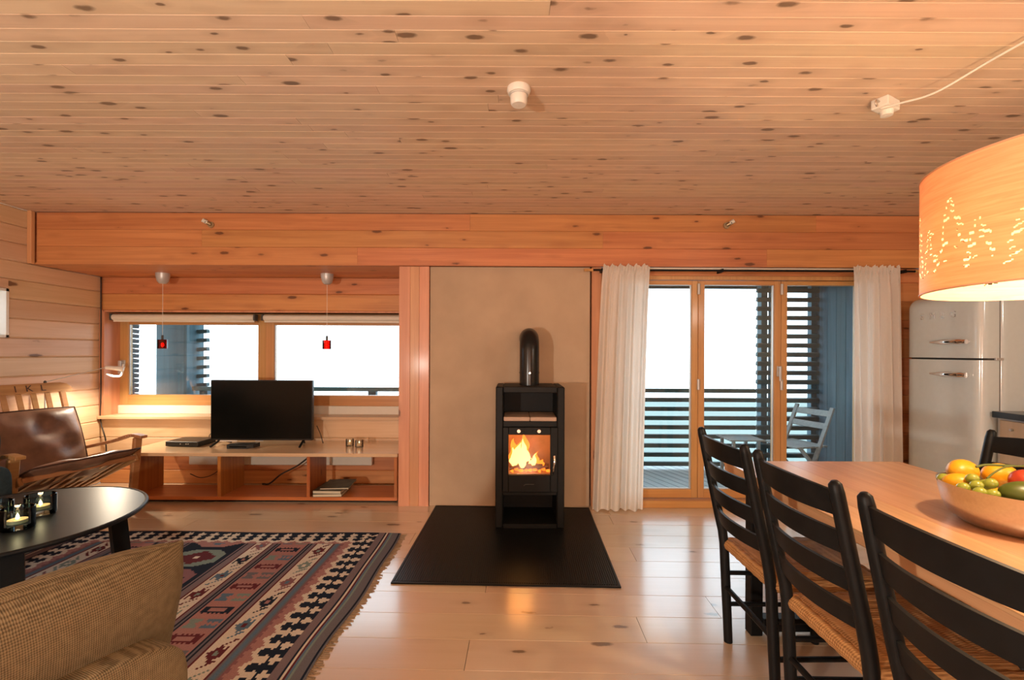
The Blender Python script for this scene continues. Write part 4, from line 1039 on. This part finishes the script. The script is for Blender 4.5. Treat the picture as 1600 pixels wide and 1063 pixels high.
def put(name, px, Y, z, rad, mt, label, cat, group=None, rz=0, rx=0, pointy=0.0):
    X = px
    o = tag(MB().blob((0, 0, 0), rad, nu=20, nv=14, fn=lambda p: p*(1+pointy*(abs(p.x)/rad[0])**6)).build(name, mt, None, (X, Y, TZ+z), (rx, 0, R(rz)), smooth=True, angle=180), label, cat, group); return o
# positions in the bowl (x, y, height above the table)
put('lemon', 1.584, 1.600, 0.146, (0.052, 0.042, 0.042), 'lemon', 'large yellow fruit at the back left of the bowl', 'fruit', 'yellow fruit', 20, pointy=0.06)
put('lemon', 1.692, 1.578, 0.140, (0.050, 0.040, 0.040), 'lemon', 'yellow fruit behind the grape twigs in the bowl', 'fruit', 'yellow fruit', -10, pointy=0.06)
put('lemon', 1.508, 1.530, 0.125, (0.046, 0.034, 0.032), 'lemon', 'yellow fruit lying behind the front grapes at the bowl rim', 'fruit', 'yellow fruit', -35, pointy=0.05)
put('lemon', 1.60, 1.500, 0.075, (0.055, 0.05, 0.042), 'lemon', 'yellow fruit in the middle under the grapes', 'fruit', 'yellow fruit', 60, pointy=0.05)
put('apple', 1.685, 1.492, 0.142, (0.042, 0.042, 0.038), 'apple', 'red apple at the right of the fruit bowl', 'apple')
put('mango', 1.585, 1.395, 0.126, (0.070, 0.045, 0.042), 'mango', 'dark green mango at the right front of the bowl', 'mango', None, -25)
GR = ((1.484, 1.566, 0.131), (1.507, 1.49, 0.151), (1.490, 1.46, 0.137), (1.520, 1.445, 0.148), (1.462, 1.475, 0.126), (1.470, 1.430, 0.124), (1.492, 1.412, 0.123), (1.535, 1.475, 0.136))
gl_ = ('at the far left tip of the bowl rim', 'topmost of the bunch beside the yellow fruit', 'in the front of the bunch with a bright glint', 'at the right of the bunch under the stem', 'low at the left of the bunch', 'lowest of the bunch at the rim', 'at the rim beside the green mango', 'at the back of the bunch below the stem')
for g, l_ in zip(GR, gl_): put('grape', g[0], g[1], g[2], (0.0165, 0.0165, 0.0185), 'grape', 'green grape ' + l_, 'grape', 'grapes in the bowl', 40, R(60))
gs_=(MB().tube(bez([(1.535, 1.47, TZ+0.158), (1.58, 1.49, TZ+0.172), (1.63, 1.50, TZ+0.188), (1.69, 1.50, TZ+0.190)], 6), [0.003]*18+[0.005], 7).build('grape_stem', 'stem', smooth=True, angle=180)); tag(gs_, 'green grape twig lying across the top of the fruit', 'twig'); gs_.name = 'twig'
tag(MB().tube(bez([(1.56, 1.53, TZ+0.180), (1.60, 1.53, TZ+0.187), (1.66, 1.50, TZ+0.190)], 6), 0.004, 7).build('twig', 'stem', smooth=True, angle=180), 'shorter green grape twig behind the other, over the yellow fruit', 'twig')

# ================================================================ DINING PENDANT
LX, LY, LZ, LR, LH = 1.50, 1.20, 1.476, 0.32, 0.345
pl = thing('pendant_shade_lamp', 'big drum pendant of orange wood veneer with pierced forest pattern', 'pendant lamp', (LX, LY, LZ))
mv_, tv_, bv_ = NT('wood_veneer'); out_ = tv_.nodes['Material Output']
tc_ = N(tv_, 'ShaderNodeTexCoord'); mp_ = N(tv_, 'ShaderNodeVectorMath', operation='MULTIPLY'); mp_.inputs[1].default_value = (4, 4, 60); L(tv_, tc_.outputs['Object'], mp_.inputs[0])
nz_ = N(tv_, 'ShaderNodeTexNoise'); L(tv_, mp_.outputs[0], nz_.inputs['Vector']); nz_.inputs['Scale'].default_value = 1.4; nz_.inputs['Detail'].default_value = 4; nz_.inputs['Distortion'].default_value = 1.2
cv_ = mix_c(tv_, ramp(tv_, nz_.outputs[0], 0.35, 0.65), (0.82, 0.25, 0.05), (0.68, 0.17, 0.03))
cd_ = mix_c(tv_, ramp(tv_, nz_.outputs[0], 0.35, 0.65), (0.76, 0.48, 0.29), (0.68, 0.39, 0.22))
L(tv_, cd_, bv_.inputs['Base Color']); bv_.inputs['Roughness'].default_value = 0.5
tl_ = N(tv_, 'ShaderNodeBsdfTranslucent'); L(tv_, cv_, tl_.inputs[0]); mx_ = N(tv_, 'ShaderNodeMixShader'); mx_.inputs[0].default_value = 0.17
L(tv_, bv_.outputs[0], mx_.inputs[1]); L(tv_, tl_.outputs[0], mx_.inputs[2]); L(tv_, mx_.outputs[0], out_.inputs[0])
NU, NV = 540, 104
holes = set(); hr = random.Random(5)
cu_, cv2 = 2*math.pi*LR/NU, LH/NV
def dash(s_, z, ln, slope, th=1):
    n = max(1, int(ln/cu_))
    for k in range(n):
        i = int((s_ + k*cu_)/cu_) % NU; j = int((z + slope*k*cu_)/cv2)
        for q in range(th): holes.add((i, j+q))
sx = 0.0
while sx < 2*math.pi*LR - 0.05:
    hgt = hr.choice((0.12, 0.16, 0.19)); wd = hgt*0.30; zb = 0.045 + hr.uniform(0, 0.02)
    z = zb
    while z < zb+hgt:
        f = 1-(z-zb)/hgt; w = wd*f + 0.006
        for sd in (-1, 1):
            if hr.random() < 0.78: 
                x = sx + sd*w*hr.uniform(0.55, 1.0); dash(x, z, hr.choice((0.007, 0.010, 0.014, 0.019)), sd*-0.3, 1 if hr.random() < 0.5 else 2)
            if hr.random() < 0.35: dash(sx + sd*w*0.3, z+0.006, 0.012, sd*-0.3, 1)
        z += 0.0165
    sx += hr.uniform(0.055, 0.10)
sh = bmesh.new(); ring = [[sh.verts.new((LR*math.cos(2*math.pi*i/NU), LR*math.sin(2*math.pi*i/NU), LH*j/NV)) for j in range(NV+1)] for i in range(NU)]
for i in range(NU):
    for j in range(NV):
        if (i, j) in holes: continue
        a, b = ring[i], ring[(i+1) % NU]; f = sh.faces.new((a[j], b[j], b[j+1], a[j+1])); f.smooth = True
me = bpy.data.meshes.new('shade'); sh.to_mesh(me); sh.free(); me.materials.append(mv_)
link('shade', me, pl)
for z in (0.0, LH-0.004):
    MB().lathe([(LR-0.003, z), (LR+0.002, z), (LR+0.002, z+0.004), (LR-0.003, z+0.004), (LR-0.003, z)], seg=96, cap=False).build('rim', mv_, pl, smooth=True)
for a in (20, 140, 260): MB().cyl((0, 0, LH-0.03), (LR*math.cos(R(a)), LR*math.sin(R(a)), LH-0.006), 0.003, seg=6).build('spider_arm', 'steel', pl)
MB().cyl((0, 0, 0.20), (0, 0, LH), 0.018, seg=14).build('socket', 'white', pl, smooth=True)
MB().blob((0, 0, 0.165), (0.032, 0.032, 0.045), nu=16, nv=12).build('bulb', 'bulb', pl, smooth=True)
MB().tube(bez([(0.16, 0.86, ZC-LZ-0.045), (0.20, 0.80, 0.925), (0.26, 0.70, 0.915), (0.32, 0.55, 0.945), (0.345, 0.35, 0.955), (0.28, 0.16, 0.955), (0.15, 0.03, 0.965), (0.0, 0.0, 0.97), (0, 0, 0.90), (0, 0, LH)], 8), 0.0045, 8).build('cord', 'white', pl, smooth=True, angle=180)
MB().lathe([(0.001, 0.95), (0.02, 0.955), (0.022, 0.978), (0.001, 0.978)], seg=14, cap=False).build('ceiling_hook', 'white', pl, smooth=True)
lamp('pendant_bulb_light', (LX, LY, LZ+0.12), 40, (1.0, 0.74, 0.45), 0.035)

# ================================================================ FRIDGE AND COUNTER
fg = thing('fridge', 'rounded cream retro fridge with chrome handles by the curtain', 'fridge', (3.20, 3.42, 0.0))
# local: front is -X side, width along Y (-0.30..0.30)
def rounded(x0, x1, y0, y1, z0, z1, r, name, mt, parent, seg=5): return MB().box(x0, x1, y0, y1, z0, z1, r, seg=seg).build(name, mt, parent, smooth=True, angle=50)
rounded(0.145, 0.70, -0.30, 0.30, 0.03, 1.735, 0.05, 'fridge_body', 'fridge', fg)
def fdoor(z0, z1, rt, rb_):
    ny, nz_ = 28, 30; f = MB()
    prof = []
    def fn(u, v):
        y = -0.30 + 0.60*u; z = z0 + (z1-z0)*v
        rside = 0.055; dx = 0.0
        e = min(u, 1-u)*0.60
        if e < rside: dx = rside - math.sqrt(max(0, rside**2-(rside-e)**2))
        bul = 0.012*(1-(2*u-1)**2)
        tz = 0.0
        d = z1-z
        if rt and d < rt: tz = rt - math.sqrt(max(0, rt**2-(rt-d)**2))
        return Vector((min(0.135, 0.012 - bul + dx + tz), y, z))
    # finer spacing near the edges
    us = [0, 0.004, 0.012, 0.025, 0.04, 0.06, 0.09] + [0.09+0.82*k/14 for k in range(1, 14)] + [1-0.09, 1-0.06, 1-0.04, 1-0.025, 1-0.012, 1-0.004, 1]
    vs = [k/24*0.75 for k in range(24)] + [0.75+0.25*(1-(1-k/18)**2) for k in range(19)]
    g = [[f.bm.verts.new(fn(u, v)) for v in vs] for u in us]
    for i in range(len(us)-1):
        for j in range(len(vs)-1): f.bm.faces.new((g[i][j], g[i+1][j], g[i+1][j+1], g[i][j+1]))
    bk_ = [[f.bm.verts.new(Vector((0.138, g[i][j].co.y, g[i][j].co.z))) for j in (0, len(vs)-1)] for i in (0, len(us)-1)]
    for i in (0, len(us)-1):
        col = [v for v in g[i]]; b2 = [f.bm.verts.new(Vector((0.138, v.co.y, v.co.z))) for v in col]
        for j in range(len(col)-1): f.bm.faces.new((col[j], col[j+1], b2[j+1], b2[j]))
    for j in (0, len(vs)-1):
        row = [g[i][j] for i in range(len(us))]; b2 = [f.bm.verts.new(Vector((0.138, v.co.y, v.co.z))) for v in row]
        for i in range(len(row)-1): f.bm.faces.new((row[i], row[i+1], b2[i+1], b2[i]))
    loose = [v for v in f.bm.verts if not v.link_faces]
    for v in loose: f.bm.verts.remove(v)
    return f.build('fridge_door', 'fridge', fg, smooth=True, angle=60)
dtop = fdoor(1.270, 1.740, 0.09, 0); dbot = fdoor(0.09, 1.256, 0, 0)
MB().box(0.06, 0.146, -0.297, 0.297, 1.257, 1.269).box(0.138, 0.146, -0.298, 0.298, 0.09, 1.70).build('door_gasket', 'gasket', fg)
MB().box(0.06, 0.69, -0.28, 0.28, 0.0, 0.085).build('plinth', 'gasket', fg)
MB().box(0.10, 0.155, -0.315, -0.30, 1.255, 1.272, 0.002).build('hinge', 'silver', fg)
for dd, z in ((dtop, 1.385), (dbot, 1.150)):
    m_ = MB(); pts, rs = [], []
    for k in range(15):
        u = k/14; y = 0.035 - 0.275*u
        pts.append((-0.030 - 0.014*math.sin(u*math.pi), y, z)); rs.append(0.006 + 0.015*min(1, u*2.2)*(1 if u < 0.9 else 0.8))
    m_.tube(pts, rs, 10); m_.cyl((0.004, -0.09, z), (-0.034, -0.09, z), 0.010, seg=10); m_.cyl((0.014, -0.22, z), (-0.03, -0.22, z), 0.011, seg=10)
    m_.build('handle', 'chrome', dd, smooth=True, angle=50)
bl = Matrix(((0, -1, 0), (0, 0, 1), (-1, 0, 0))).transposed()
for ch, y in (('S', 0.135), ('M', 0.045), ('E', -0.035), ('G', -0.115)):
    letter(ch, 0.066, 0.004, 'brand_letter', 'chrome', dtop, Matrix.Translation((-0.001 + 0.012*(2*(y)/0.6)**2 - 0.001, y, 1.585)) @ bl.to_4x4())

kc = thing('kitchen_counter', 'kitchen counter with dark worktop and pale plywood doors', 'counter', (3.27, 3.105, 0.0))
MB().box(0.0, 0.66, -2.2, 0.0, 0.868, 0.91, 0.003).build('worktop', 'worktop', kc)
MB().box(0.04, 0.66, -2.19, -0.003, 0.1, 0.867).build('carcass', 'silver', kc)
MB().box(0.10, 0.66, -2.19, -0.01, 0.0, 0.1).build('plinth', 'gasket', kc)
for k in range(4):
    y1 = -0.035 - k*0.54
    dd = MB().box(0.018, 0.039, y1-0.53, y1, 0.11, 0.855, 0.002).build('cabinet_door', 'ply', kc)
    MB().cyl((0.0, y1-0.08, 0.80), (0.018, y1-0.08, 0.80), 0.008, seg=10).build('knob', 'steel', dd)

# ================================================================ BALCONY FURNITURE
fc = thing('folding_chair', 'silver-grey wooden folding chair on the balcony', 'chair', (2.93, 4.62, -0.02), R(15))
# local: back toward +X, faces -X
for sy in (-0.20, 0.20):
    MB().beam((-0.17, sy, 0.0), (0.17, sy, 0.78), 0.022, 0.042, up=(0, 1, 0), bev=0.003).build('back_leg', 'greywood', fc)
    MB().beam((0.17, sy*0.88, 0.0), (-0.20, sy*0.88, 0.40), 0.022, 0.040, up=(0, 1, 0), bev=0.003).build('front_leg', 'greywood', fc)
for k in range(7): MB().obox((-0.24+k*0.055, 0, 0.405), (0.046, 0.40, 0.016), None, 0.002).build('seat_slat', 'greywood', fc)
for h in (0.60, 0.72):
    MB().obox((-0.17+0.34*h/0.78, 0, h), (0.014, 0.40, 0.06), Euler((0, R(23), 0)), 0.002).build('back_slat', 'greywood', fc)
ft = thing('balcony_table', 'low silver-grey slatted table beside the folding chair', 'table', (2.44, 4.88, -0.02), 0)
for k in range(6): MB().box(-0.18, 0.18, -0.17+k*0.058, -0.122+k*0.058, 0.40, 0.416, 0.002).build('table_slat', 'greywood', ft)
for sx_ in (-0.13, 0.13):
    for sy in (-0.13, 0.13): MB().box(sx_-0.014, sx_+0.014, sy-0.014, sy+0.014, 0, 0.40).build('leg', 'greywood', ft)
